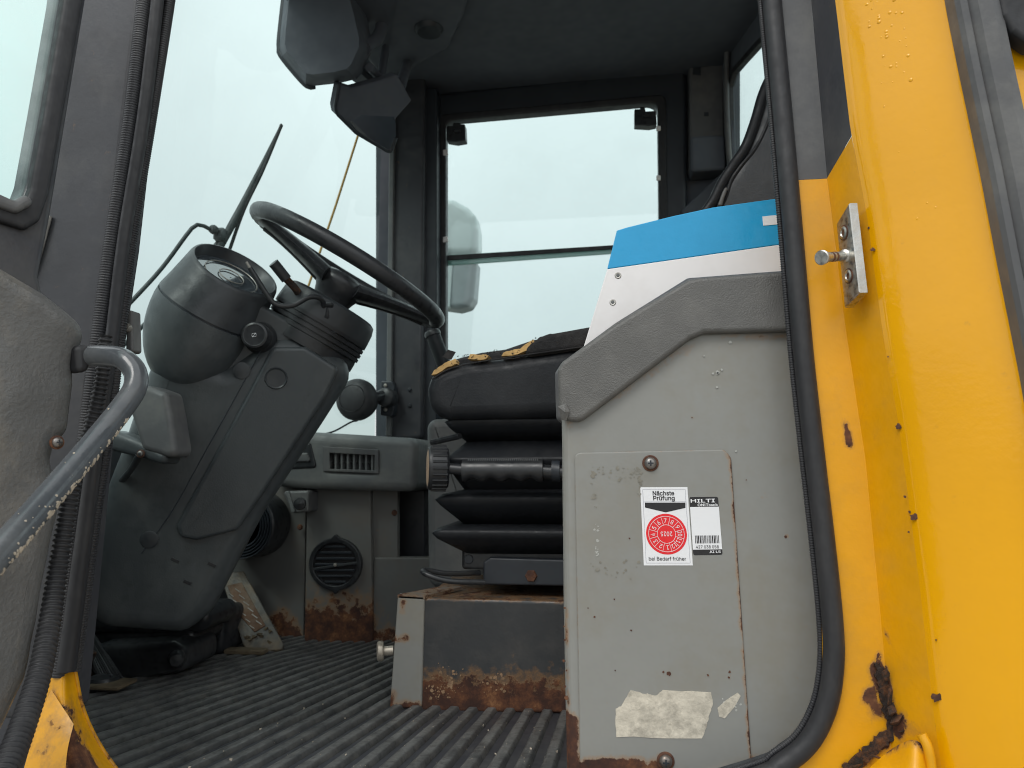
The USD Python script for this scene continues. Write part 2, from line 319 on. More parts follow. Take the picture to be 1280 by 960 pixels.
def ypl(pts, Y, depth, bevel=0.0, holes=(), round_=0.0, **k):
    """Slab facing the door (towards -y), outline given by sight lines onto the plane y = Y."""
    O = A(0, Y, 0)
    f = lambda q: to2d([on(*p, y=Y) for p in q], O, X_, Z_)
    return plate(Polygon(f(pts), [f(h) for h in holes]), O, X_, Z_, Y_, depth, bevel, round_=round_, **k)
def gpl(pts, p0, n, depth, bevel=0.0, holes=(), round_=0.0, **k):
    """The same on any plane: p0 a point, n its normal away from the viewer."""
    n = unit(n); U = unit(np.cross(n, Z_)) if abs(n[2]) < 0.95 else X_
    U = -U if np.dot(U, RIGHT) < 0 else U
    Vv = unit(np.cross(U, n)); Vv = -Vv if np.dot(Vv, UP) < 0 else Vv
    f = lambda q: to2d([onp(*p, p0, n) for p in q], p0, U, Vv)
    return plate(Polygon(f(pts), [f(h) for h in holes]), p0, U, Vv, n, depth, bevel, round_=round_, **k)
def loft(rings, closed=True, caps=True):
    R = np.asarray(rings, float); m, k = R.shape[:2]
    v = R.reshape(-1, 3); F = []
    for a in range(m - 1):
        i = np.arange(k if closed else k - 1); j = (i + 1) % k
        F += [np.c_[a * k + i, a * k + j, (a + 1) * k + j], np.c_[a * k + i, (a + 1) * k + j, (a + 1) * k + i]]
    if closed and caps:
        c0, c1 = len(v), len(v) + 1
        v = np.vstack([v, R[0].mean(0), R[-1].mean(0)])
        i = np.arange(k); j = (i + 1) % k
        F += [np.c_[np.full(k, c0), j, i], np.c_[np.full(k, c1), (m - 1) * k + i, (m - 1) * k + j]]
    return trimesh.Trimesh(v, np.vstack(F), process=False)
def _frames(P):
    P = np.asarray(P, float); t = np.gradient(P, axis=0); t /= np.linalg.norm(t, axis=1, keepdims=True)
    r = A(0, 0, 1) if abs(t[0, 2]) < 0.9 else A(0, 1, 0)
    out = []
    for k in t:
        r = unit(r - np.dot(r, k) * k); out.append((r, np.cross(k, r)))
    return t, out
def spline(P, n=8):
    """Catmull-Rom through the points."""
    P = np.asarray(P, float); Q = np.vstack([2 * P[0] - P[1], P, 2 * P[-1] - P[-2]]); out = []
    for i in range(1, len(Q) - 2):
        for t in np.linspace(0, 1, n, endpoint=False):
            a, b, c, d = Q[i - 1], Q[i], Q[i + 1], Q[i + 2]
            out.append(0.5 * (2 * b + (c - a) * t + (2 * a - 5 * b + 4 * c - d) * t * t + (3 * b - a - 3 * c + d) * t ** 3))
    return np.vstack(out + [P[-1]])
def even(P, step):
    P = np.asarray(P, float); s = np.r_[0, np.cumsum(np.linalg.norm(np.diff(P, axis=0), axis=1))]
    t = np.linspace(0, s[-1], max(2, int(s[-1] / step) + 1))
    return np.stack([np.interp(t, s, P[:, k]) for k in range(P.shape[1])], 1)
def tube(P, r, n=14, caps=True, aspect=None):
    P = np.asarray(P, float); t, fr = _frames(P); r = np.broadcast_to(r, len(P)); ang = np.linspace(0, 2 * math.pi, n, endpoint=False)
    rings = [p + rr * (np.cos(ang)[:, None] * a + np.sin(ang)[:, None] * b) for p, rr, (a, b) in zip(P, r, fr)]
    return loft(rings, True, caps)
def ribbed(P, r, pitch, amp, n=14):
    Q = even(P, pitch / 6); s = np.arange(len(Q)) / 6.0
    return tube(Q, np.asarray(r if np.ndim(r) == 0 else np.interp(np.linspace(0, 1, len(Q)), np.linspace(0, 1, len(r)), r)) + amp * np.tanh(2.2 * np.cos(2 * math.pi * s)), n)
def lathe(prof, O, ax, n=32, squash=None):
    """prof: (radius, height along ax) pairs."""
    ax = unit(ax); a = unit(np.cross(ax, Z_ if abs(ax[2]) < 0.9 else X_)); b = np.cross(ax, a)
    ang = np.linspace(0, 2 * math.pi, n, endpoint=False)
    ring = np.cos(ang)[:, None] * a + np.sin(ang)[:, None] * b
    return loft([np.asarray(O) + max(r, 1e-5) * ring + h * ax for r, h in prof])
def rbox(c, size, ch=0.004, R=None):
    """Box with chamfered edges."""
    h = np.asarray(size, float) / 2; ch = min(ch, *(h * 0.9)); P = []
    for sx in (-1, 1):
        for sy in (-1, 1):
            for sz in (-1, 1):
                for k in range(3):
                    q = A(sx, sy, sz) * (h - ch); q[k] = (sx, sy, sz)[k] * h[k]; P.append(q)
    P = np.array(P)
    if R is not None: P = P @ np.asarray(R)
    return trimesh.convex.convex_hull(P + np.asarray(c, float))
def bx(x0, x1, y0, y1, z0, z1, ch=0.003):
    return rbox(((x0 + x1) / 2, (y0 + y1) / 2, (z0 + z1) / 2), (x1 - x0, y1 - y0, z1 - z0), ch)
def hull(P): return trimesh.convex.convex_hull(np.asarray(P, float))
def blob(c, U, V, N, r, seed, n=18, t=0.0006, lift=0.0):
    """Small ragged flake lying on a surface."""
    a = np.linspace(0, 2 * math.pi, n, endpoint=False); g = np.random.default_rng(seed)
    rr = r * (0.65 + 0.55 * g.random(n)); 
    P = np.c_[np.cos(a) * rr, np.sin(a) * rr]
    return plate(P, np.asarray(c) + np.asarray(N) * (-t - lift), U, V, N, t + 0.0002)
def phillips(parent, c, nrm, r, name='screw', mat='dark_screw', label=None):
    """Round cross-head screw on its washer; nrm points out of the surface."""
    nrm = unit(nrm); a = unit(np.cross(nrm, Z_)); b = np.cross(nrm, a)
    body = lathe([(r * 1.0, -0.001), (r * 1.0, r * 0.25), (r * 0.93, r * 0.5), (r * 0.72, r * 0.74), (r * 0.4, r * 0.86), (0, r * 0.9)], c, nrm, 26)
    s = part(parent, name, body, mat, label=label)
    w = lathe([(r * 1.35, -0.001), (r * 1.35, r * 0.12), (r * 1.2, r * 0.2), (0.9 * r, r * 0.2)], c, nrm, 26)
    part(s, 'washer', w, 'rust_dark')
    R = np.array([a, b, nrm])
    cr = [rbox(np.asarray(c) + nrm * r * 0.86, (r * 0.95, r * 0.24, r * 0.14), 0.0002, R), rbox(np.asarray(c) + nrm * r * 0.862, (r * 0.24, r * 0.95, r * 0.14), 0.0002, R)]
    part(s, 'cross_slot', cr, 'frame_black', smooth=False)
    return s
def lettering(parent, name, text, O, U, V, h, width=None, bold=False, mat='ink_black', centre=True):
    t = meshkit.text_mesh(text, h, 0.0002, bold)
    v = np.array(t.vertices); w = v[:, 0].max() - v[:, 0].min(); v[:, 0] -= v[:, 0].min()
    if width: v[:, 0] *= width / w; w = width
    if centre: v[:, 0] -= w / 2
    Nn = np.cross(U, V)
    W = np.asarray(O) + v[:, :1] * U + v[:, 1:2] * V + v[:, 2:] * Nn
    return part(parent, name, (W, t.faces), mat, smooth=False)
def near(P, r):
    """Wear that peaks at the points / along the polylines P and fades over r metres."""
    P = np.atleast_2d(np.asarray(P, float))
    def f(v):
        if len(P) == 1: d = np.linalg.norm(v - P[0], axis=1)
        else:
            d = np.full(len(v), 9.0)
            for a, b in zip(P[:-1], P[1:]):
                e = b - a; t = np.clip((v - a) @ e / max(e @ e, 1e-12), 0, 1); d = np.minimum(d, np.linalg.norm(v - a - t[:, None] * e, axis=1))
        return np.clip(1 - d / r, 0, 1)
    return f

# ================================================================== THE SETTING
FLOOR, CEIL, FAR, REAR, FRONT = 1.585, 3.18, 1.20, 0.352, -0.70
g = np.linspace(0, 2 * math.pi, 65)[:-1]
rings = [np.c_[np.cos(g) * r, np.sin(g) * r, np.zeros(64)] for r in (0.01, 3, 8, 20, 60, 200, 900)]
ground = loft(rings, True, False)
gp = part('/World', 'ground', ground, 'gravel', smooth=True)
stage.GetPrimAtPath(gp).SetCustomDataByKey('kind', 'structure')
stage.GetPrimAtPath(gp).SetCustomDataByKey('label', 'grey gravel yard that the machine stands on')
#BODY
# ================================================================== THE CAB
cab = thing('loader_cab', 'yellow and charcoal wheel loader cab with its left doorway wide open', 'vehicle cab', (0, 0, FLOOR))
def arc(p0, p1, bulge, n=22):
    t = np.linspace(0, 1, n)[:, None]
    return np.asarray(p0) * (1 - t) + np.asarray(p1) * t + A(-bulge, 0, 0) * (4 * t * (1 - t)) ** 0.62
low = arc(A(-0.775, 0.055, 2.02), A(-0.665, 1.13, 2.02), 0.52); top = arc(A(-0.585, 0.055, CEIL - 0.005), A(-0.655, 1.13, CEIL - 0.005), 0.11)
# --- roof, liner and walls
part(cab, 'roof', plate([(FRONT - 0.04, -0.02), (REAR + 0.285, -0.02), (REAR + 0.0, FAR + 0.06), (FRONT - 0.04, FAR + 0.06)], A(0, 0, CEIL + 0.035), X_, Y_, Z_, 0.07, 0.006), 'charcoal_paint', wear=lambda v: 0 * v[:, 0])
part(cab, 'headliner', plate(Polygon([tuple(p[:2]) for p in top] + [(-0.64, FAR + 0.02), (REAR + 0.02, FAR + 0.02), (REAR + 0.30, 0.03), (-0.58, 0.03)]).buffer(0), A(0, 0, CEIL), X_, Y_, Z_, 0.032), 'headliner')
# raised ceiling console over the windscreen, and its rounded pocket
hd = [(438, -40), (470, 8), (478, 24), (492, 28), (545, 25), (556, 18), (566, -40)]
O = A(0, 0, CEIL - 0.024)
def flat(pts, z): return [on(*p, z=z)[:2] for p in pts]
part(cab, 'ceiling_console', plate(Polygon(flat([(455, 70), (474, 96), (515, 88), (560, 62), (580, 20), (600, -60), (520, -120), (330, -60), (400, 20)], CEIL - 0.03)), A(0, 0, CEIL - 0.03), X_, Y_, Z_, 0.029, 0.012, round_=0.012), 'headliner')
part(cab, 'ceiling_cap', lathe([(0, -0.012), (0.03, -0.011), (0.036, -0.004), (0.037, 0.0)], on(536, 36, z=CEIL - 0.03), Z_, 24), 'frame_black')
# far wall with the big side window
WIN = [(557, 152), (572, 149), (806, 128), (822, 128), (826, 470), (557, 474)]
part(cab, 'side_wall', ypl([(470, 60), (925, 10), (925, 1000), (470, 1000)], FAR + 0.004, 0.05, 0.0, [[(548, 140), (832, 112), (836, 482), (548, 486)]]), 'headliner')
part(cab, 'window_frame', ypl([(533, 118), (858, 84), (862, 500), (533, 506)], FAR - 0.03, 0.034, 0.012, [WIN], round_=0.03), 'frame_black')
part(cab, 'window_gasket', ypl([(547, 143), (833, 117), (837, 484), (547, 488)], FAR - 0.037, 0.012, 0.005, [[(q[0], q[1]) for q in WIN]], round_=0.022), 'black_rubber')
part(cab, 'window_pane', ypl([(553, 147), (828, 122), (828, 313), (553, 331)], FAR + 0.004, 0.004, 0.0), 'window_glass', smooth=False)
part(cab, 'window_pane', ypl([(553, 319), (828, 303), (828, 478), (553, 482)], FAR + 0.014, 0.004, 0.0), 'window_glass', smooth=False)
part(cab, 'sliding_strip', ypl([(555, 319.5), (828, 302.5), (828, 307), (555, 325.5)], FAR - 0.002, 0.006, 0.001), 'black_rubber', label='thin black strip along the lower edge of the upper pane')
part(cab, 'glass_edge', ypl([(555, 326.2), (828, 307.6), (828, 312.5), (555, 332.2)], FAR + 0.0085, 0.005, 0.001), 'glass_edge')
for py in (190, 299):
    part(cab, 'window_clip', ypl([(553.5, py - 3), (559, py - 4), (560, py + 3), (553.5, py + 4)], FAR - 0.041, 0.006, 0.002), 'binder_white')
for py in (160, 222):
    part(cab, 'window_clip', ypl([(820.5, py - 3), (826, py - 3), (826, py + 3), (820.5, py + 3)], FAR - 0.041, 0.006, 0.002), 'binder_white')
for q in ([(558, 157), (566, 157), (566, 153), (575, 153), (575, 155), (581, 155), (582, 175), (570, 177), (558, 175)], [(793, 136), (800, 136), (800, 133), (806, 133), (807, 139), (820, 138), (821, 155), (812, 157), (793, 156)]):
    lt = part(cab, 'window_latch', ypl(q, FAR - 0.055, 0.03, 0.003), 'black_plastic')
    c = np.mean([on(*p, y=FAR - 0.055) for p in q], 0)
    part(lt, 'latch_thumb', rbox(c + A(0.004, -0.004, -0.006), (0.022, 0.012, 0.014), 0.003), 'black_plastic')
# front right pillar with its lit edge, and what stands below the window
part(cab, 'front_pillar', ypl([(487, 60), (531, 60), (528, 548), (482, 552)], 1.09, 0.10, 0.012), 'charcoal_paint', label='front right pillar between windscreen and side window')
part(cab, 'pillar_trim', ypl([(529, 110), (546, 110), (546, 560), (526, 560)], 1.115, 0.07, 0.006), 'frame_black')
part(cab, 'windscreen_seal', ypl([(487.0, 120), (493, 118), (488.5, 545), (482, 545)], 1.075, 0.014, 0.003), 'dash_plastic')
for q in ((512, 487), (512, 507)):
    part(cab, 'bolt', lathe([(0, 0.006), (0.005, 0.005), (0.006, 0)], on(*q, y=1.09), -Y_, 14), 'frame_black')
part(cab, 'pillar_skirt', ypl([(494, 612), (531, 612), (531, 700), (494, 700)], 1.10, 0.08, 0.006), 'charcoal_paint')
# rear right corner post with slots, bracket and lower box
rp = part(cab, 'rear_pillar', ypl([(861, 42), (905, 40), (906, 214), (862, 212)], FAR - 0.055, 0.05, 0.008), 'charcoal_dusty', label='slotted post in the rear corner')
for q in ([(866, 70), (876, 70), (876, 94), (866, 93)], [(881, 56), (888, 56), (888, 62), (881, 62)], [(880, 140), (886, 140), (886, 145), (880, 145)]):
    part(rp, 'slot', ypl(q, FAR - 0.057, 0.006, 0.001), 'frame_black', smooth=False)
part(cab, 'corner_box', ypl([(863, 170), (906, 168), (908, 211), (864, 214)], FAR - 0.075, 0.07, 0.008), 'headliner')
part(cab, 'corner_post', ypl([(852, 262), (910, 208), (925, 208), (930, 520), (852, 520)], FAR - 0.04, 0.04, 0.006), 'headliner')
# rear wall and rear window
RW = [(918, 262), (914, 150), (913, 108), (918, 92), (930, 78), (948, 58), (1010, 0), (1070, -20), (1070, 330), (920, 330)]
RD = unit(A(0.27, -1.17, 0)); RN = unit(A(1.17, 0.27, 0)); R0_ = A(REAR, 1.205, 0)      # the rear wall swings out towards the door
rw2 = [tuple(x) for x in to2d([onp(*p, R0_, RN) for p in RW], R0_, RD, Z_)]
rg2 = Polygon(rw2).buffer(0.016, join_style=1)
part(cab, 'rear_wall', plate(Polygon([(-0.06, FLOOR - 0.02), (1.19, FLOOR - 0.02), (1.19, CEIL + 0.03), (-0.06, CEIL + 0.03)], [rw2]), R0_, RD, Z_, RN, 0.012, 0.0), 'headliner')
part(cab, 'rear_gasket', plate(Polygon(rg2.exterior, [fillet(Polygon(rw2), 0.012).exterior]), R0_ - RN * 0.006, RD, Z_, RN, 0.014, 0.003), 'black_rubber')
part(cab, 'window_pane', plate(Polygon(rw2).buffer(0.006), R0_ + RN * 0.005, RD, Z_, RN, 0.004), 'window_glass', smooth=False)
part(cab, 'rear_trim', tube(spline([onp(*p, R0_ - RN * 0.012, RN) for p in [(909, 40), (908, 120), (911, 190), (916, 240)]], 6), 0.008, 10), 'charcoal_dusty')
# windscreen: a bowed pane and the panel under it
glass = loft([low, top], False, False)
part(cab, 'windscreen', glass, 'windscreen_glass', smooth=True)
base = [low + A(0, 0, z) for z in (-0.5, 0.085)]
inner = [q + A(0.03, 0, 0) for q in base]
part(cab, 'front_panel', loft([base[0], base[1], inner[1], inner[0]], False, False), 'charcoal_paint')
hb = [top + A(dx, 0, dz) for dx, dz in ((-0.015, -0.012), (0.03, -0.012), (0.03, 0.05), (-0.015, 0.05), (-0.015, -0.012))]
part(cab, 'windscreen_header', loft(hb, False, False), 'headliner')
part(cab, 'floor_pan', bx(-1.28, REAR + 0.30, 0.0, FAR + 0.05, FLOOR - 0.07, FLOOR - 0.006, 0.004), 'charcoal_paint')
part(cab, 'side_wall_lower', bx(-0.66, -0.10, FAR - 0.02, FAR - 0.002, FLOOR, FLOOR + 0.45, 0.004), 'grey_interior', wear=lambda v: 0 * v[:, 0])
# kick panels at the far front corner
KY = float(on(420, 801, z=FLOOR)[1])
floorline = lambda px: float(np.interp(px, [270, 380, 470, 540], [806, 803, 800, 800]))
def rustbase(k=0.75, h=0.10, sx=None):
    def f(v):
        w = np.clip(1 - (v[:, 2] - FLOOR) / h, 0, 1) * k
        if sx is not None: w *= np.interp(v[:, 0], [sx[0] - 0.05, sx[0], sx[1], sx[1] + 0.05], [0.35, 1, 1, 0.35])
        return w
    return f
kp = part(cab, 'kick_panel', fine(ypl([(384, 600), (463, 600), (466, 812), (380, 812)], KY, 0.02, 0.003), 0.012), 'grey_interior', wear=lambda v: rustbase(1.0, 0.17)(v), label='grey kick panel with round vent and rusty foot')
part(cab, 'kick_panel', fine(ypl([(255, 600), (383, 600), (379, 814), (245, 814)], KY + 0.035, 0.02, 0.003), 0.012), 'grey_interior', wear=lambda v: np.maximum(rustbase(0.5, 0.05)(v), 0.9 * near([on(372, 800, y=KY + 0.035), on(350, 775, y=KY + 0.035)], 0.05)(v)), label='recessed grey kick panel behind the brake pedal')
part(cab, 'kick_panel', fine(ypl([(463.5, 600), (497, 600), (497, 698), (461, 700)], KY + 0.02, 0.02, 0.003), 0.02), 'grey_interior', wear=lambda v: near([on(495, 620, y=KY), on(494, 690, y=KY)], 0.02)(v) * 0.6, label='narrow grey kick panel beside the door-side vent panel')
part(cab, 'kick_panel', fine(ypl([(467, 697), (545, 697), (545, 812), (465, 812)], KY + 0.012, 0.03, 0.004), 0.015), 'grey_interior', wear=lambda v: rustbase(0.6, 0.10, (-0.6, -0.53))(v), label='low grey kick panel beside the seat box')
# round vent with a pointed rim
c = on(418.5, 706, y=KY)
q = [(418.5 + 33 * math.cos(t), 705.5 + 33 * math.sin(t)) for t in np.linspace(0, 2 * math.pi, 41)[:-1]]
q = [((418.5, 668) if abs(x - 418.5) < 3 and y < 700 else (418.5, 743) if abs(x - 418.5) < 3 and y > 700 else (x, y)) for x, y in q]
vt = part(kp, 'round_vent', ypl(q, KY - 0.014, 0.02, 0.003, [[(418.5 + 27 * math.cos(t), 705.5 + 27 * math.sin(t)) for t in np.linspace(0, 2 * math.pi, 33)[:-1]]]), 'black_plastic')
# --- dash end with its slatted outlet
DY = KY - 0.05
dash = thing('dashboard', 'dusty grey dashboard end with slatted air outlet under the windscreen', 'dashboard', on(440, 580, y=DY))
OUT = [(412, 566), (468, 569), (468, 588), (412, 586)]
b = ypl([(330, 541), (393, 540), (519, 547.5), (522, 552), (520, 615), (400, 612.5), (330, 607)], DY, 0.30, 0.022, [OUT], round_=0.006)
part(dash, 'dash_body', b, 'dash_plastic')
part(dash, 'outlet_surround', ypl([(403.5, 558), (473, 562), (473, 592), (403.5, 589)], DY - 0.0035, 0.02, 0.0015, [OUT]), 'charcoal_dusty')
part(dash, 'outlet_back', ypl([(409, 563), (471, 566), (471, 591), (409, 589)], DY + 0.05, 0.005), 'frame_black', smooth=False)
for i in range(7):
    x = 418 + i * 7.6
    part(dash, 'outlet_slat', ypl([(x, 566.3), (x + 2.6, 566.5), (x + 2.6, 588), (x, 587.8)], DY + 0.004, 0.03, 0.0015), 'dash_plastic')
part(dash, 'outlet_bar', ypl([(413, 577), (467, 579), (467, 580), (413, 578)], DY + 0.012, 0.004), 'black_plastic')
part(dash, 'defrost_strip', [rbox(on(360 + 3.6 * i, 540.5, y=DY + 0.06), (0.006, 0.05, 0.012), 0.002) for i in range(9)], 'black_plastic', smooth=False)
part(dash, 'corner_outlet', ypl([(340, 556), (388, 553), (396, 585), (340, 588)], DY - 0.004, 0.02, 0.006, round_=0.008), 'black_plastic')
part(dash, 'corner_flap', ypl([(352, 566), (384, 566), (388, 577), (352, 578)], DY - 0.01, 0.012, 0.004), 'charcoal_dusty')
for q in ((521.5, 566), (521.5, 595)):
    part(dash, 'screw', lathe([(0, 0.006), (0.006, 0.004), (0.007, 0)], on(*q, y=DY + 0.03), X_, 12), 'dull_steel')
sw = thing('switch_block', 'small grey switch block with black turn knob under the dash', 'switch', on(372, 628, y=KY))
part(sw, 'housing', ypl([(352, 614), (386, 613), (386, 640), (366, 642)], KY - 0.06, 0.06, 0.006), 'charcoal_dusty')
part(sw, 'plate_edge', ypl([(357, 614), (361, 614), (369, 640), (364, 641)], KY - 0.064, 0.01, 0.002), 'dash_plastic')
part(sw, 'knob', lathe([(0.006, 0), (0.006, 0.02), (0.013, 0.024), (0.016, 0.034), (0.014, 0.046), (0, 0.05)], on(376, 629, y=KY - 0.06), unit(A(0.35, -1, 0.0)), 20), 'black_plastic')
fan = thing('heater_blower', 'round black ringed housing behind the steering column near the kick panels', 'housing', on(325, 655, y=KY))
part(fan, 'housing', lathe([(0.0, 0.07), (0.06, 0.07), (0.082, 0.055), (0.086, 0.0), (0.086, -0.03)], on(318, 655, y=KY), -Y_, 32), 'black_plastic')
for i in range(5):
    part(fan, 'rib', lathe([(0.05 + 0.007 * i, 0.07), (0.053 + 0.007 * i, 0.074), (0.055 + 0.007 * i, 0.07)], on(318, 655, y=KY), -Y_, 32), 'frame_black')
for t in np.linspace(-1, 1, 7):                     # slats of the round vent
    w = 25.5 * math.sqrt(max(0.02, 1 - (t * 0.86) ** 2)); y = 705.5 + t * 22
    part(kp, 'vent_slat', ypl([(418.5 - w, y - 1.3), (418.5 + w, y - 1.3), (418.5 + w, y + 1.3), (418.5 - w, y + 1.3)], KY - 0.009, 0.006, 0.001), 'frame_black')
part(kp, 'vent_bar', ypl([(392, 710), (446, 702), (446, 705), (392, 713)], KY - 0.012, 0.004, 0.001), 'column_dark')
part(kp, 'vent_screw', lathe([(0, 0.004), (0.004, 0.003), (0.005, 0)], on(419, 706, y=KY - 0.012), -Y_, 12), 'dull_steel')
part(kp, 'vent_back', ypl([(418.5 + 29 * math.cos(t), 705.5 + 29 * math.sin(t)) for t in np.linspace(0, 2 * math.pi, 33)[:-1]], KY - 0.002, 0.004), 'ink_black', smooth=False)
for q in ((375, 659), (493, 641)):
    part(cab, 'bolt', lathe([(0, 0.006), (0.006, 0.005), (0.008, 0)], on(*q, y=KY + 0.02), -Y_, 14), 'rust_dark')

# ================================================================== DOORWAY: left side
# front door pillar (charcoal) and its rubber seals
part(cab, 'door_pillar', fine(ypl([(98, -60), (182, -60), (140, 300), (112, 480), (88, 720), (70, 900), (-20, 900), (-20, 600), (40, 340)], 0.012, 0.06, 0.01), 0.05), 'charcoal_paint', wear=lambda v: 0 * v[:, 0], label='charcoal front pillar of the doorway')
part(cab, 'pillar_seam', tube([on(62, 270, y=0.008), on(50, 315, y=0.008), on(36, 352, y=0.008)], 0.0035, 8), 'dull_steel')
s1 = [(186, -60), (181, 0), (164, 150), (141, 300), (123, 430), (109, 540), (98, 640), (87, 740), (75, 845)]
s2 = [(203, -60), (197, 0), (179, 150), (155, 300), (139, 430), (122, 540), (109, 640), (96, 740), (83, 838)]
s3 = [(219, -60), (212, 0), (188.5, 150), (164, 300), (148.5, 430), (135, 540), (120, 640), (107, 740), (93, 838)]
lf = lambda s, y: spline([on(*p, y=y) for p in s], 8)
part(cab, 'door_seal', ribbed(lf(s1, 0.0), 0.0108, 0.0036, 0.00030, 12), 'seal_rubber', label='ribbed inner lip of the front door seal')
part(cab, 'door_seal', tube(lf(s2, -0.006), np.interp(np.linspace(0, 1, 65), [0, 0.5, 1], [0.0085, 0.0085, 0.0115]), 14), 'black_rubber', label='smooth tube of the front door seal')
part(cab, 'door_seal', ribbed(lf(s3, 0.012), 0.0075, 0.0034, 0.00045, 12), 'seal_rubber', label='toothed outer lip of the front door seal')
part(cab, 'pillar_return', loft([[on(*p, y=0.02) for p in s3], [on(*p, y=0.02) + A(-0.062, 0.07, 0) for p in s3]], False, False), 'charcoal_paint')
part(cab, 'pillar_bracket', ypl([(158, 372), (164, 372), (166, 440), (156, 440)], 0.05, 0.02, 0.004), 'charcoal_dusty')
part(cab, 'bracket_bolt', lathe([(0, 0.008), (0.006, 0.007), (0.007, 0)], on(160, 410, y=0.05), -Y_, 10), 'dull_steel')
part(cab, 'pillar_flange', ypl([(108, 470), (118, 470), (98, 700), (88, 720), (84, 700)], 0.006, 0.004), 'yellow_jamb', smooth=False, label='sliver of yellow paint beside the conduit', wear=lambda v: 0 * v[:, 0])
# yellow, rusting sill corner at the foot of that pillar
cw = near([on(70, 930, y=-0.02), on(85, 905, y=-0.02), on(120, 945, y=-0.02)], 0.07)
def skin(grid, thick=None): 
    """Smooth surface through a grid of points (rows x columns)."""
    G = np.asarray(grid, float)
    rows = np.stack([spline(r, 8) for r in G]); cols = np.stack([spline(rows[:, k], 8) for k in range(rows.shape[1])], 1)
    return loft(cols, False, False)
sc_ = skin([[on(60, 822, y=0.004), on(78, 838, y=-0.004), on(93, 834, y=0.012)],
            [on(54, 868, y=0.0), on(80, 880, y=-0.016), on(103, 884, y=0.022)],
            [on(46, 915, y=-0.01), on(88, 925, y=-0.03), on(122, 927, y=0.034)],
            [on(52, 960, y=-0.02), on(104, 966, y=-0.04), on(150, 968, y=0.044)],
            [on(60, 1020, y=-0.03), on(130, 1030, y=-0.05), on(196, 1024, y=0.05)]])
part(cab, 'sill_corner', sc_, 'yellow_jamb', smooth=True, wear=lambda v: np.clip(0.95 * near([on(66, 900, y=-.02), on(76, 935, y=-.03), on(112, 955, y=-.03), on(150, 1000, y=-.03)], 0.05)(v), 0, 1), label='yellow sill corner eaten by rust')
part(cab, 'sill_edge', tube(spline([on(*p, y=yy) for p, yy in (((93, 835), 0.012), ((103, 884), 0.022), ((122, 927), 0.034), ((150, 968), 0.044), ((190, 1022), 0.05))], 8), 0.0028, 10), 'yellow_jamb', wear=lambda v: 0.35 + 0 * v[:, 0])
part(cab, 'sill_lower', skin([[on(64, 862, y=-0.012), on(46, 905, y=-0.03), on(30, 960, y=-0.05)], [on(92, 905, y=-0.03), on(84, 940, y=-0.05), on(80, 990, y=-0.07)]]), 'yellow_jamb', smooth=True, wear=lambda v: 0.3 + 0 * v[:, 0])
part(cab, 'sill', bx(-0.62, 0.36, -0.05, 0.05, FLOOR - 0.16, FLOOR - 0.012, 0.012), 'yellow_jamb', wear=lambda v: 0.3 + 0 * v[:, 0])

# ================================================================== DOORWAY: right side
AB = [(1000, -120), (1014, 0), (1034, 223), (1057, 410), (1082, 575), (1100, 762), (1108, 850), (1120, 1020)]
BC = [(1026, -120), (1044, 0), (1063, 162), (1084, 271), (1104, 420), (1123, 528), (1149, 727), (1168, 900), (1186, 1020)]
SEAL = [(955, -120), (965, 0), (979, 150), (992, 300), (1004, 440), (1017, 560), (1031, 680), (1040, 770), (1042, 825), (1034, 880), (1012, 926), (978, 955), (930, 978)]
seal3 = spline([on(*p, y=-0.002) for p in SEAL] + [A(on(930, 975, y=0)[0] - 0.25, -0.002, FLOOR - 0.004)], 8)
def strip(a, ya, b, yb, n=60):
    """Ruled sheet between two sight polylines lying on y = ya and y = yb."""
    ra, rb = [even(np.array([on(*p, y=yy) for p in q]), 0.01) for q, yy in ((a, ya), (b, yb))]
    k = max(len(ra), len(rb)); s = np.linspace(0, 1, k)
    f = lambda r: np.stack([np.interp(s, np.linspace(0, 1, len(r)), r[:, c]) for c in range(3)], 1)
    ra, rb = f(ra), f(rb)
    return loft([ra * (1 - t) + rb * t for t in np.linspace(0, 1, 8)], False, False)
cut = lambda P, y0, y1: [p for p in [(float(np.interp(y, [q[1] for q in P], [q[0] for q in P])), y) for y in np.linspace(y0, y1, 14)]]
JY, SY = 0.0, -0.050
A_l = [(p[0] + 6, p[1]) for p in SEAL[:10]]
jr = lambda v: np.maximum.reduce([0.98 * near([on(1097, 838, y=JY), on(1107, 868, y=JY), on(1118, 905, y=JY)], 0.016)(v), 0.9 * near([on(1088, 868, y=JY), on(1098, 890, y=JY)], 0.017)(v), 0.85 * near([on(1057, 530, y=JY), on(1062, 556, y=JY)], 0.009)(v), 0.7 * near([on(1098, 818, y=JY)], 0.008)(v), 0.9 * near([on(1060, 965, y=JY), on(1090, 938, y=JY), on(1110, 920, y=JY)], 0.014)(v)])
up_poly = lambda y: [(960, -120)] + cut(AB, -120, 223)[1:]
part(cab, 'rear_door_post', fine(ypl([(955, -120), (1000, -120), (1014, 0), (1034, 223), (976, 226)], JY, 0.02), 0.03), 'charcoal_dusty', label='charcoal upper half of the rear door post')
part(cab, 'rear_door_post', fine(ypl([(976, 226.3), (1034, 223.3), (1057, 410), (1082, 575), (1100, 762), (1108, 850), (1120, 1020), (930, 1040), (930, 990), (1000, 940), (1030, 880), (1028, 760), (1000, 470)], JY, 0.02), 0.008), 'yellow_jamb', wear=jr, label='yellow lower half of the rear door post')
dk = np.array([0])
part(cab, 'post_return', strip([(1000, -120), (1014, 0), (1024, 110), (1034, 222)], JY, [(1026, -120), (1044, 0), (1054, 85), (1064.5, 170)], SY), 'charcoal_paint', label='charcoal return of the rear door post')
tri_ = [(1034, 222), (1064.5, 170)]
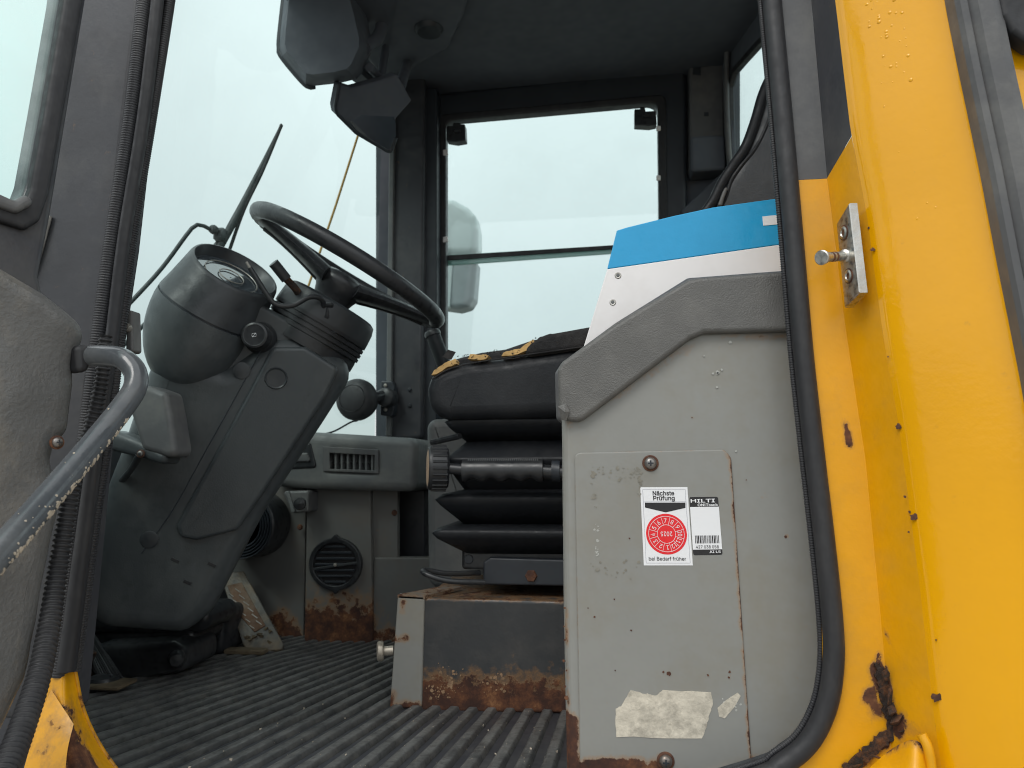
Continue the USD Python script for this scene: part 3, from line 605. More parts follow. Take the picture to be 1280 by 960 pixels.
jb = lambda v: np.maximum.reduce([0.95 * near([on(1100, 836, y=JY), on(1108, 872, y=JY), on(1120, 915, y=JY - .01)], 0.016)(v), 0.9 * near([on(1140, 925, y=-0.06), on(1122, 905, y=-.02)], 0.025)(v), 0.7 * near([on(1107, 790, y=-.004), on(1122, 855, y=-0.03)], 0.006)(v),0.72 * near([on(1080, 262, y=-.07)], 0.012)(v), 0.70 * near([on(1088, 320, y=-.075)], 0.01)(v)])
part(cab, 'post_return', fine(strip([(1034, 222.4), (1057, 410), (1082, 575), (1100, 762), (1108, 850), (1120, 1020)], JY, [(1064.5, 170.5), (1084, 271), (1104, 420), (1123, 528), (1149, 727), (1168, 900), (1186, 1020)], SY), 0.008), 'yellow_jamb', wear=jb, label='yellow return of the rear door post')
# outer skin: rolled edge, gentle bulge, then the moulding and the skin beyond it
SKY_ = lambda v: v
cre = even(np.array([on(*p, y=SY) for p in BC]), 0.02)
prof = [(0.0, 0.0), (0.003, -0.0052), (0.008, -0.0105), (0.016, -0.0175), (0.028, -0.0262), (0.042, -0.0345), (0.056, -0.0402), (0.070, -0.0430), (0.09, -0.0444), (0.12, -0.0452), (0.18, -0.0452), (0.26, -0.044), (0.4, -0.040), (0.7, -0.025)]
prof = spline([A(1.5 * p[0], 1.5 * p[1]) for p in prof], 4)
sk = loft([[c + A(p[0], p[1], 0) for p in prof] for c in cre[::-1]], False, False)
chips = [(1123, 533, .0032), (1143, 646, .0042), (1137, 640, .0014), (1131, 621, .0016), (1136, 665, .0011), (1171, 872, .0048), (1170, 800, .0009), (1110, 446, .0010), (1086, 285, .0014), (1091, 312, .0024)]
part(cab, 'body_skin', sk, 'yellow_paint', smooth=True, wear=lambda v: 0 * v[:, 0], label='glossy yellow outer skin behind the doorway')
for i, (x, y, r) in enumerate(chips):
    best = None
    for c0 in cre[::2]:
        for p0 in prof:
            P0 = c0 + A(p0[0], p0[1], 0); e0 = P0 - CAM; d0 = unit(ray(x, y)); w0 = np.linalg.norm(e0 - d0 * (e0 @ d0))
            if best is None or w0 < best[0]: best = (w0, P0)
    P0 = CAM + ray(x, y) * (depth_of(best[1]) - 0.0012)
    part(cab, 'paint_chip', blob(P0, unit(A(1, -0.35, 0)), Z_, unit(A(0.35, 1, 0)), r, 30 + i, t=0.0008), 'rust_dark', smooth=False)
bl_ = []; g_ = np.random.default_rng(17)
for i in range(95):
    c0 = cre[int((len(cre) - 1) * np.clip(0.10 + abs(g_.normal(0, 0.13)), 0, 0.6))] + A(0, 0, 0.02 * g_.random())
    k = int(np.clip(np.searchsorted(prof[:, 0], 0.022 + 0.032 * g_.random()), 2, len(prof) - 2)); p0 = prof[k]
    n0 = unit(A(prof[k + 1][1] - prof[k - 1][1], -(prof[k + 1][0] - prof[k - 1][0]), 0)); r = 0.0010 + 0.0017 * g_.random() ** 2
    bl_.append(lathe([(0, 0.30 * r), (0.45 * r, 0.25 * r), (0.8 * r, 0.12 * r), (r, -0.03 * r)], c0 + A(p0[0], p0[1], 0), n0, 10))
part(cab, 'paint_blisters', bl_, 'yellow_paint', smooth=True, kind='stuff')
ML = [(1172, -140), (1196, 0), (1212, 82), (1240, 214), (1262, 330), (1290, 470), (1330, 700), (1375, 960)]
mp = lambda dx: [A(*on(p[0], p[1], y=SY - 0.085)) + A(dx, 0, 0) for p in ML]
w0, w1 = 0.0, 0.030
rows = []
for c in even(np.array(mp(0)), 0.02):
    rows.append([c + A(*q) for q in ((0, 0.03, 0), (0.0, 0.005, 0), (0.003, 0.0, 0), (0.010, 0.0, 0), (0.012, 0.003, 0), (0.014, 0.0005, 0), (0.018, -0.004, 0), (0.030, -0.007, 0), (0.040, -0.004, 0), (0.044, 0.004, 0), (0.044, 0.03, 0))])
part(cab, 'side_moulding', loft(rows[::-1], False, False), 'charcoal_dusty', label='grey rubber moulding down the yellow skin', smooth=30)
part(cab, 'window_corner', gpl([(1246, -20), (1254, 18), (1266, 38), (1290, 55), (1320, 60), (1320, -60)], A(0, SY - 0.092, 0), Y_, 0.02, 0.005), 'black_rubber', label='black window rubber at the top right corner')
# door seal of the rear post: a thick tube with a toothed lip
off = lambda P, dx, dy: np.asarray(P) + A(dx, dy, 0)
part(cab, 'door_seal', tube(even(seal3, 0.006), 0.0118, 16), 'black_rubber', label='thick black tube seal of the rear door post')
lip = even(seal3, 0.004); tn = np.gradient(lip, axis=0); tn /= np.linalg.norm(tn, axis=1, keepdims=True); sd = np.cross(tn, Y_)
sgn = 1 if sd[5][0] < 0 else -1
part(cab, 'door_seal', ribbed(lip + sgn * sd * 0.0125 + A(0, 0.008, 0), 0.0032, 0.0030, 0.00035, 10), 'seal_rubber', label='toothed lip beside the tube seal')
part(cab, 'seal_flange', loft([lip + sgn * sd * 0.012 + A(0, 0.01, 0), lip + sgn * sd * 0.006 + A(0.012, 0.05, 0)], False, False), 'frame_black')
# torn, rusted-through sill at the foot of the post
tear = [on(*p, y=JY - 0.003) for p in [(1096, 832), (1104, 838), (1112, 862), (1122, 880), (1128, 900), (1140, 912), (1150, 925), (1140, 932), (1122, 918), (1112, 925), (1096, 940), (1080, 952), (1060, 966), (1056, 960), (1078, 940), (1100, 922), (1113, 908), (1106, 884), (1100, 862)]]
jt = np.random.default_rng(8)
tq_ = Polygon([(p[0], p[2]) for p in tear]).buffer(0); tq_ = max(getattr(tq_, 'geoms', [tq_]), key=lambda g: g.area).buffer(0.0022).segmentize(0.0035)
te = np.array(tq_.exterior.coords)[:-1]; te = te + (jt.random(te.shape) - 0.5) * 0.0052
te = Polygon(te).buffer(0); te = max(getattr(te, 'geoms', [te]), key=lambda g: g.area)
part(cab, 'rust_hole', plate(te, A(0, JY - 0.004, 0), X_, Z_, Y_, 0.003), 'rust_iron', smooth=False, label='rusted-through crack in the yellow sill')
g_ = np.random.default_rng(3)
fl = []
for q in ((1107, 848, 6, 16), (1112, 872, 5, 14), (1120, 900, 12, 9), (1132, 915, 13, 6), (1090, 946, 13, 4), (1070, 958, 9, 4), (1116, 888, 7, 11)):
    P = [on(q[0] + q[2] * (g_.random() - .5) * 2, q[1] + q[3] * (g_.random() - .5) * 2, y=JY - 0.006 - 0.014 * g_.random()) for _ in range(9)]
    fl.append(hull(P))
part(cab, 'rust_flakes', fl, 'rust_iron', smooth=False, kind='stuff')
sillf = skin([[on(1078, 968, y=-0.02), on(1112, 938, y=-0.02), on(1140, 925, y=-0.05), on(1160, 935, y=SY - 0.004)], [on(1060, 1000, y=-0.05), on(1110, 985, y=-0.06), on(1145, 975, y=-0.075), on(1166, 975, y=SY - 0.006)], [on(1050, 1060, y=-0.08), on(1110, 1050, y=-0.085), on(1150, 1040, y=-0.09), on(1180, 1040, y=SY - 0.01)]])
part(cab, 'sill_end', sillf, 'yellow_jamb', smooth=True, wear=lambda v: 0.5 * near([on(1112, 938, y=-.02), on(1140, 925, y=-.05), on(1160, 935, y=SY)], 0.012)(v), label='buckled yellow end of the sill')
part(cab, 'sill_fold', tube(spline([on(1152, 918, y=SY - 0.006), on(1160, 935, y=SY - 0.01), on(1164, 958, y=SY - 0.01), on(1166, 985, y=SY - 0.01)], 6), 0.005, 10), 'yellow_jamb', wear=lambda v: 0 * v[:, 0])
# striker plate and pin on the return
stp = lambda px, py, y: on(px, py, y=y)
Pn = [stp(1045.5, 279, -0.028), stp(1061, 254, -0.058), stp(1074, 366, -0.058), stp(1056, 385, -0.028)]
ex, ez = unit(Pn[1] - Pn[0]), unit(Pn[2] - Pn[1]); nn = unit(np.cross(ex, ez)); nn = nn if nn[0] > 0 else -nn
th = 0.0085
def slab(P, n, t, ch=0.0015):
    c = np.mean(P, 0); Q = [p + (c - p) / np.linalg.norm(c - p) * ch for p in P]
    return hull([q for q in Q] + [p + n * ch for p in P] + [p + n * t for p in P])
sp = part(cab, 'striker_plate', slab(Pn, nn, 0.010), 'bare_steel', smooth=False, label='bright steel door striker plate')
ctr = (Pn[0] + Pn[1] + Pn[2] + Pn[3]) / 4
for a_, b_ in (((1055, 291), 1), ((1061, 345), 1)):
    c = onp(*a_, ctr, nn)
    s = part(sp, 'screw', lathe([(0.0075, -0.001), (0.0075, 0.0015), (0.006, 0.0022), (0.0045, 0.0022), (0.0035, 0.0005), (0, 0.0003)], c, -nn, 22), 'bare_steel')
    part(s, 'recess', lathe([(0.0078, 0.0008), (0.009, 0.0008), (0.009, 0.0), (0.0078, 0.0)], c, -nn, 22), 'rust_dark')
c = onp(1057, 320, ctr, nn); tip = on(1027, 322, y=-0.075); ax = unit(tip - c); L_ = np.linalg.norm(tip - c)
part(sp, 'striker_pin', lathe([(0.0078, -0.002), (0.0078, 0.004), (0.0055, 0.006), (0.0055, L_ - 0.004), (0.008, L_ - 0.0035), (0.0085, L_), (0.0075, L_ + 0.001), (0, L_ + 0.001)], c, ax, 24), 'bare_steel')
for t_ in (0.45, 0.6):
    part(sp, 'pin_mark', lathe([(0.0057, L_ * t_), (0.0058, L_ * t_ + 0.0035), (0.0054, L_ * t_ + 0.004)], c, ax, 20), 'rust_dark')
# ================================================================== THE OPENED DOOR at the left edge
def at_d(px, py, d): return CAM + ray(px, py) * d
DN = unit(A(-0.92, 0.39, 0)); DP = on(108, 450, y=-0.06)
door = thing('cab_door', 'opened cab door with moulded grey lining and small window at the left edge', 'door', DP)
GL = [(84, -60), (76, 0), (52, 140), (36, 228), (30, 244), (20, 250), (0, 241), (-140, 190), (-140, -60)]
part(door, 'door_frame', gpl([(122, -60), (109, 0), (64, 275), (50, 345), (70, 430), (-140, 430), (-140, -60)], DP - DN * 0.012, DN, 0.035, 0.008, [GL]), 'charcoal_paint', wear=lambda v: 0 * v[:, 0])
part(door, 'window_seal', gpl([(113, -60), (106, 0), (83, 130), (63, 243), (51, 276), (34, 287), (0, 276), (-140, 236), (-140, -60)], DP - DN * 0.022, DN, 0.012, 0.006, [[(x + (4 if x > 10 else 0), y + 6) for x, y in GL]], round_=0.006), 'black_rubber', label='black outer rubber of the door window')
part(door, 'window_seal', gpl([(98, -60), (91, 0), (66, 150), (51, 228), (41, 257), (23, 266), (0, 258), (-140, 208), (-140, -60)], DP - DN * 0.029, DN, 0.012, 0.006, [GL], round_=0.006), 'charcoal_dusty', label='grey lip of the door window rubber')
part(door, 'window_pane', gpl([(104, -60), (96, 0), (70, 150), (54, 228), (44, 260), (23, 270), (0, 262), (-140, 212), (-140, -60)], DP - DN * 0.006, DN, 0.004), 'door_glass', smooth=False)
LN = [(-160, 270), (0, 330), (58, 366), (100, 402), (111, 418), (108, 430), (101, 436), (99, 455), (101, 480), (97, 520), (94, 545), (78, 552), (72, 575), (78, 600), (82, 640), (72, 690), (56, 780), (38, 850), (0, 935), (-30, 1010), (-160, 1010)]
ln = fine(gpl(LN, DP - DN * 0.05, DN, 0.05, 0.024, round_=0.012, steps=6), 0.012)
v = np.array(ln.vertices); w = meshkit.fbm(v * 9.0, 3, 5) - 0.5
rel = (v - DP)
ridge = np.exp(-((rel[:, 2] - 0.02 + 0.5 * (rel @ unit(np.cross(DN, Z_))) * 0.9) / 0.05) ** 2)
v = v - DN * (0.018 * w[:, None] + 0.012 * ridge[:, None] * (rel[:, 2] < 0.2)[:, None])
part(door, 'door_lining', trimesh.Trimesh(v, ln.faces, process=False), 'door_plastic', smooth=50, label='weathered grey plastic lining of the door')
phillips(door, onp(71, 553, DP - DN * 0.058, DN), -DN, 0.006)
hp = spline([at_d(78, 446, 0.90), at_d(100, 446, 0.885), at_d(132, 445, 0.865), at_d(154, 449, 0.852), at_d(168, 463, 0.845), at_d(170, 480, 0.835), at_d(160, 500, 0.82), at_d(120, 551, 0.77), at_d(60, 622, 0.69), at_d(0, 690, 0.615), at_d(-60, 755, 0.56)], 10)
part(door, 'grab_handle', tube(even(hp, 0.006), 0.0128, 20), 'handle_paint', label='chipped grey grab bar of the door')
part(door, 'handle_boot', gpl([(94, 432), (114, 430), (116, 446), (112, 462), (98, 470)], DP - DN * 0.062, DN, 0.02, 0.006), 'black_rubber')
g_ = np.random.default_rng(21); ch_ = []
hq = even(hp, 0.004); tq = np.gradient(hq, axis=0); tq /= np.linalg.norm(tq, axis=1, keepdims=True)
for i in range(150):
    k = int(len(hq) * (0.42 + 0.56 * g_.random())); o = hq[k]; dn = unit(np.cross(tq[k], unit(o - CAM))); dn = dn if dn[2] < 0 else -dn
    f_ = unit(CAM - o); f_ = unit(f_ - tq[k] * (f_ @ tq[k])); a_ = math.radians(g_.normal(66, 8) if i % 7 else g_.uniform(-55, 85)); nn_ = math.cos(a_) * f_ + math.sin(a_) * dn
    ch_.append(blob(o + nn_ * 0.0128, tq[k], np.cross(nn_, tq[k]), -nn_, (0.0009 + 0.0022 * g_.random() ** 2) * (1.15 if i % 7 else 0.5), 900 + i, 9, 0.0004))
part(door, 'paint_chips', ch_, 'mud_pale', smooth=False, kind='stuff')
# the rest of the door leaf, past the left edge of the picture
hd = unit(np.cross(DN, Z_)); hd = hd if hd[1] < 0 else -hd
sk0 = DP + DN * 0.055; zz = -sk0[2]
part(door, 'door_skin', plate(Polygon([(0.26, zz + 1.50), (0.80, zz + 1.50), (0.80, zz + 3.26), (0.26, zz + 3.26)], [[(0.30, zz + 2.42), (0.72, zz + 2.42), (0.72, zz + 3.18), (0.30, zz + 3.18)]]), sk0, hd, Z_, DN, 0.03, 0.008), 'charcoal_paint')
part(door, 'window_pane', plate(Polygon([(0.29, zz + 2.41), (0.73, zz + 2.41), (0.73, zz + 3.19), (0.29, zz + 3.19)]), sk0 + DN * 0.015, hd, Z_, DN, 0.004), 'door_glass', smooth=False)
hose = thing('cable_conduit', 'black corrugated cable conduit running down between door and pillar', 'conduit', at_d(70, 700, 0.85))
cp = spline([at_d(132, 420, 0.93), at_d(126, 480, 0.92), at_d(112, 540, 0.91), at_d(92, 600, 0.89), at_d(81, 660, 0.87), at_d(71, 720, 0.85), at_d(62, 780, 0.82), at_d(50, 840, 0.78), at_d(31, 900, 0.73), at_d(8, 960, 0.68), at_d(-20, 1010, 0.64)], 10)
part(hose, 'corrugated_sleeve', ribbed(cp, [0.007, 0.009, 0.011, 0.0125], 0.0062, 0.0011, 14), 'black_rubber', smooth=60)

# ================================================================== STEERING
W = on(437.5, 336, y=0.56)
vw = unit(W - CAM); r_ = unit(RIGHT - np.dot(RIGHT, vw) * vw); u_ = np.cross(r_, vw)
kk = np.linalg.norm(W - CAM) / FPX * 0.98
bb = 0.845 * r_ - 0.535 * u_; pp = 0.535 * r_ + 0.845 * u_
TL = 0.118
aa = math.sqrt(1 - TL * TL) * pp + TL * vw; cc = math.sqrt(1 - TL * TL) * vw - TL * pp
def S(u, s, c=0.0):
    return onp(437.5 + 0.845 * u - 0.535 * s, 336 + 0.535 * u + 0.845 * s, W + cc * c, cc)
def flat_S(pts, c, O):
    """Column outline seen at depth c, as plane coordinates from O."""
    return to2d([S(u, s, c) for u, s in pts], O, bb, aa)
wheel = thing('steering_wheel', 'black steering wheel with finger grips on its tilted column', 'steering wheel', W)
R0 = 122.5 * kk
th = np.linspace(0, 2 * math.pi, 193)
rc = 0.0180
rimr = []
ang = np.linspace(0, 2 * math.pi, 16, endpoint=False)
for t in th[:-1]:
    d = math.cos(t) * bb + math.sin(t) * cc; o = W + d * R0
    bump_ = 0.0040 * max(0.0, min(1.0, 0.5 + 1.2 * math.sin(t))) * (0.5 + 0.5 * math.cos(44 * t))
    rimr.append([o + d * (rc - bump_ * max(0, -math.sin(q)) * 1.0) * math.cos(q) + aa * ((rc * 0.95) * math.sin(q) + (bump_ if math.sin(q) < -0.2 else 0)) for q in ang])
part(wheel, 'rim', loft(rimr + [rimr[0]], True, False), 'wheel_rubber', smooth=70)
hub = part(wheel, 'hub', lathe([(0.0, 0.004), (0.034, 0.003), (0.047, -0.004), (0.054, -0.016), (0.053, -0.030), (0.045, -0.045), (0.040, -0.060), (0.042, -0.078)], W - aa * 0.020, aa, 32), 'wheel_rubber')
for t in (0.10, math.pi - 0.16):
    d = math.cos(t) * bb + math.sin(t) * cc; e = np.cross(aa, d); rg = []
    for f in np.linspace(0, 1, 9):
        rad = 0.030 + (R0 - 0.034) * f; hh = -0.036 * (1 - f) ** 1.4 - 0.004; wd = 0.068 - 0.040 * f + 0.026 * f ** 4; tk = 0.021 - 0.009 * f
        rg.append([W + d * rad + aa * (hh + tk * math.sin(q)) + e * (wd * math.cos(q)) for q in np.linspace(0, 2 * math.pi, 16, endpoint=False)])
    sp_ = part(wheel, 'spoke', loft(rg), 'wheel_rubber', smooth=60)
    rg2 = [[W + d * (0.05 + (R0 - 0.07) * f) + e * (0.010 * math.cos(q)) + aa * (-0.036 * (1 - (0.02 + 0.96 * f)) ** 1.4 - 0.018 + 0.006 * math.sin(q)) for q in np.linspace(0, 2 * math.pi, 10, endpoint=False)] for f in np.linspace(0, 1, 7)]
    part(sp_, 'spoke_web', loft(rg2), 'black_plastic')

col = thing('steering_column', 'dark grey moulded steering column leaning to the seat with gauge pod', 'steering column', S(0, 450, 0))
CN = 0.105
body = [(-66, 185), (-40, 125), (-8, 103), (52, 98), (68, 100), (74, 112), (74, 176), (72, 313), (78, 385), (84, 452), (70, 492), (-20, 540), (-50, 536), (-78, 490), (-104, 423), (-120, 340), (-130, 300), (-137, 262), (-146, 234), (-134, 206), (-100, 196)]
part(col, 'column_body', plate(flat_S(body, -CN + 0.035, W - cc * CN), W - cc * CN, bb, aa, cc, 2 * CN, 0.042, steps=7, back_bevel=True, round_=0.012, dens=0.02), 'column_plastic', smooth=50)
# raised rib panel with rounded foot, seam, plugs and finger hole on the near face
rp_ = [(-30, 135), (5, 112), (55, 112), (60, 150), (58, 300), (56, 350), (20, 388), (0, 396), (-12, 388), (-14, 365), (-20, 260)]
sm = [S(u, s, -CN - 0.0002) for u, s in [(-40, 140), (-36, 200), (-30, 300), (-26, 372), (-30, 440)]]
part(col, 'column_panel', plate(flat_S(rp_, -CN, W - cc * (CN + 0.010)), W - cc * (CN + 0.010), bb, aa, cc, 0.03, 0.009, steps=5, round_=0.012), 'column_plastic', smooth=50)
part(col, 'seam', tube(spline(sm, 5), 0.0011, 6), 'frame_black')
for u, s, rr in ((-46, 180, 9.5), (-31, 420, 9.5)):
    part(col, 'plug_cap', lathe([(0, 0.0035), (rr * kk * 0.8, 0.003), (rr * kk, 0.0015), (rr * kk, -0.002)], S(u, s, -CN + 0.0005), -cc, 24), 'column_dark')
part(col, 'finger_hole', lathe([(0, 0.0005), (10 * kk, 0.0008), (11.5 * kk, 0.003), (12.5 * kk, 0.0005), (12.5 * kk, -0.002)], S(-5, 165, -CN - 0.0095), -cc, 24), 'column_dark')
for u, s in ((10, 425), (52, 405), (38, 440)):
    part(col, 'slot', plate(Polygon([(-0.008, -0.003), (0.008, -0.003), (0.008, 0.003), (-0.008, 0.003)]), S(u, s, -CN - 0.0008), bb, aa, cc, 0.004, 0.0006), 'black_plastic')
# collar under the wheel, with ribs
cl = part(col, 'collar', lathe([(0.042, -46 * kk), (52 * kk, -47 * kk), (57 * kk, -50 * kk), (59.5 * kk, -58 * kk), (60.5 * kk, -72 * kk), (60.5 * kk, -74 * kk)], S(5, 0, 0.0), aa, 44), 'column_dark')
pf = []
for i in range(4): s0 = 74 + i * 6; pf += [(60.5 * kk, -s0 * kk), (60.5 * kk, -(s0 + 4) * kk), (58.6 * kk, -(s0 + 4.4) * kk), (58.6 * kk, -(s0 + 5.6) * kk)]
part(col, 'collar_rings', lathe(pf + [(59 * kk, -99 * kk), (59 * kk, -110 * kk)], S(5, 0, 0), aa, 44), 'black_plastic')
part(col, 'collar_screw', lathe([(0, 0.003), (0.004, 0.002), (0.005, -0.003)], S(25, 76, -60 * kk * 0.94), -cc, 12), 'frame_black')
part(col, 'tab', rbox(S(58, 94, -0.03), (0.012, 0.010, 0.010), 0.003), 'black_plastic')
# gauge pod
PR, PB, PC = 54.0, 61.0, -0.045
def pod_ring(r, s, tilt=0.0, n=48, du=0.0):
    o = S(-120 + du, s, PC); k = kk * 0.965
    return [o + bb * (r * k * math.cos(t)) + (aa * tilt + cc) * (r * k * math.sin(t)) for t in np.linspace(0, 2 * math.pi, n, endpoint=False)]
TI = 0.43
bowl = [pod_ring(PB * math.sin(f), 147 + 97 * math.cos(f), 0.2, du=9 * math.cos(f)) for f in np.linspace(0.04, math.pi / 2, 14)] + [pod_ring(PB, 138, 0.22)]
part(col, 'pod_bowl', loft(bowl), 'column_plastic', smooth=60)
part(col, 'pod_seam', loft([pod_ring(PB - 1.4, 139, 0.22), pod_ring(PB - 1.4, 134, 0.22)], True, False), 'frame_black')
part(col, 'pod_ring', loft([pod_ring(PB, 135, 0.22), pod_ring(PB - 3.5, 115, 0.30), pod_ring(PR - 1.5, 80, TI), pod_ring(PR - 3, 76.5, TI), pod_ring(PR - 5, 76, TI), pod_ring(PR - 7, 79, TI), pod_ring(PR - 9, 88, TI), pod_ring(PR - 11, 94, TI)], True, False), 'column_dark', smooth=50)
part(col, 'gauge_glass', loft([pod_ring(PR - 9, 89, TI), pod_ring(1, 89, TI)], True, False), 'gauge_glass', smooth=True)
for f in (0.35, 0.75):
    part(col, 'gauge_ring', tube(np.array(pod_ring((PR - 16) * f * 1.1, 87, TI, 40)), 0.0012, 6), 'dull_steel')
part(col, 'pod_bridge', plate(flat_S([(-96, 104), (-80, 98), (-28, 94), (-6, 108), (-6, 190), (-96, 200)], -0.07, W - cc * 0.088), W - cc * 0.088, bb, aa, cc, 0.16, 0.011, steps=5, round_=0.006), 'column_plastic', smooth=50)
# wiper knob facing the door
kb = S(-48, 133, -CN + 0.02)
kax = unit(-cc + 0.25 * -bb)
kn = part(col, 'knob', lathe([(0.031, -0.03), (0.032, 0.006), (0.030, 0.012), (0.027, 0.016)], kb, kax, 32), 'black_plastic', label='black push and turn knob with wiper symbol')
part(kn, 'knob_cap', lathe([(0.0265, 0.012), (0.0265, 0.040), (0.0245, 0.044), (0.021, 0.0455), (0.019, 0.0445), (0, 0.0448)], kb, kax, 32), 'black_plastic')
ku = unit(np.cross(Z_, -kax)); ku = ku if np.dot(ku, RIGHT) > 0 else -ku; kv = np.cross(kax, ku); kv = kv if kv[2] > 0 else -kv
ic = kb + kax * 0.0455
part(kn, 'knob_symbol', [tube(ic + np.outer(np.cos(t_), ku) * 0.0045 + np.outer(np.sin(t_), kv) * 0.0035, 0.0005, 5) for t_ in (np.linspace(0.3, 2.8, 10), np.linspace(3.4, 5.9, 10))] + [tube([ic + ku * -0.003 - kv * 0.004, ic + ku * 0.003 + kv * 0.004], 0.0005, 5)], 'paper_white')
# indicator stalk and gear stalk
st = part(col, 'indicator_stalk', tube(even(spline([S(-2, 58, -0.10), S(-10, 51, -0.112), S(-24, 57, -0.12), S(-36, 77, -0.125), S(-54, 87, -0.125), S(-72, 82, -0.125), S(-106, 66, -0.12)], 8), 0.004), 0.0052, 12), 'black_plastic')
part(st, 'stalk_tip', tube([S(-106, 66, -0.12), S(-114, 62, -0.12)], [0.0032, 0.0028], 10), 'dull_steel')
part(st, 'stalk_fork', [rbox(S(-2, 55, -0.10), (0.034, 0.012, 0.010), 0.003), rbox(S(5, 62, -0.10), (0.012, 0.012, 0.026), 0.003)], 'black_plastic')
gs = part(col, 'gear_stalk', tube(even(spline([S(-34, 64, -0.06), S(-43, 58, -0.08), S(-62, 53, -0.09)], 6), 0.004), [0.0075] * 1, 12), 'rust_iron', label='brown stub of the gear stalk')
part(gs, 'stalk_grip', tube(even([S(-60, 53.5, -0.09), S(-80, 46.5, -0.095), S(-85, 45, -0.097)], 0.004), 0.0105, 14), 'wheel_rubber')
# boot at the foot
bt = thing('column_boot', 'black folded rubber boot at the foot of the steering column', 'boot', on(190, 830, z=FLOOR))
yb = float(on(165, 849, z=FLOOR)[1])
part(bt, 'boot_fold', ypl([(100, 764), (258, 760), (262, 778), (250, 792), (104, 794)], yb + 0.06, 0.12, 0.02, round_=0.006), 'black_plastic', smooth=60)
part(bt, 'boot_fold', ypl([(104, 790), (240, 784), (244, 803), (232, 812), (106, 815)], yb + 0.07, 0.12, 0.018, round_=0.006), 'black_plastic', smooth=60)
part(bt, 'boot_fold', ypl([(108, 808), (212, 802), (230, 812), (229, 836), (222, 842), (164, 851), (108, 852)], yb + 0.005, 0.13, 0.018, round_=0.006), 'black_plastic', smooth=60)
part(bt, 'boot_lug', lathe([(0, 0.012), (0.012, 0.011), (0.016, 0.006), (0.018, -0.02)], on(221, 824, y=yb), unit(A(0.5, -1, 0)), 20), 'black_plastic')
part(bt, 'boot_back', ypl([(215, 770), (282, 760), (280, 818), (225, 826)], yb + 0.20, 0.10, 0.02), 'black_plastic')
# grey duct bracket left of the column
dk_ = thing('duct_bracket', 'grey bracket with side arm between door pillar and steering column', 'bracket', on(190, 520, y=0.32))
part(dk_, 'bracket_plate', ypl([(168, 486), (182, 481), (207, 490), (213, 520), (220, 566), (214, 573), (176, 563), (167, 535), (160, 512)], 0.30, 0.05, 0.012, round_=0.006), 'charcoal_dusty')
part(dk_, 'bracket_arm', ypl([(128, 535), (146, 540), (175, 551), (210, 568), (206, 582), (172, 572), (128, 561)], 0.305, 0.045, 0.010, round_=0.004), 'column_plastic')
phillips(dk_, on(176, 567, y=0.302), -Y_, 0.0055)
part(dk_, 'bracket_stay', tube(spline([on(174, 568, y=0.31), on(165, 585, y=0.34), on(150, 603, y=0.38)], 6), 0.006, 10), 'column_dark')

# ================================================================== PEDALS
fp = on(128, 862, z=FLOOR)
ap = thing('accelerator_pedal', 'worn black ribbed accelerator pedal beside the yellow sill corner', 'pedal', fp)
ay = fp[1] + 0.02
def tilted(P, y0, y1): 
    k = [on(*p, y=y0 + (y1 - y0) * t) for p, t in P]
    return np.array(k)
E = tilted([((97, 785), 1), ((109, 782), 1), ((151, 846), 0), ((143, 856), 0), ((126, 851), 0), ((96, 812), .7)], ay, ay + 0.10)
n_ = unit(np.cross(E[2] - E[1], E[0] - E[1])); n_ = n_ if np.dot(n_, FWD) > 0 else -n_
part(ap, 'pedal_pad', hull(np.vstack([E, E + n_ * 0.016])), 'black_rubber', smooth=False)
ea, eb = E[0], E[1]; fa, fb = E[4], E[2]
for i in range(8):
    t = (i + 0.3) / 8.2
    p0, p1 = ea * (1 - t) + eb * t, fa * (1 - t) + fb * t
    part(ap, 'pedal_rib', tube([p0 * 0.97 + p1 * 0.03 - n_ * 0.001, p0 * 0.03 + p1 * 0.97 - n_ * 0.001], 0.0028, 6), 'black_rubber', smooth=60)
part(ap, 'pedal_base', lathe([(0, 0.022), (0.028, 0.02), (0.034, 0.01), (0.034, 0)], on(130, 858, z=FLOOR + 0.002), Z_, 20), 'black_plastic')
part(ap, 'pedal_hinge', [rbox(on(105, 838, y=ay + 0.02), (0.02, 0.05, 0.07), 0.004)], 'rust_iron')
part(ap, 'pedal_bracket', bx(*(lambda a, b: (a[0], b[0], a[1] + 0.0, a[1] + 0.06))(on(106, 868, z=FLOOR), on(150, 868, z=FLOOR)), FLOOR + 0.008, FLOOR + 0.016, 0.002), 'mud')
bp0 = on(330, 815, z=FLOOR)
bp = thing('brake_pedal', 'mud caked steel brake pedal with slotted tread before the kick panels', 'pedal', bp0)
by = bp0[1]
Ep = tilted([((276, 722), 1), ((283, 711), 1), ((302, 706), 1), ((352, 798), 0.05), ((350, 806), 0), ((310, 815), 0), ((304, 806), 0.1)], by - 0.01, by + 0.09)
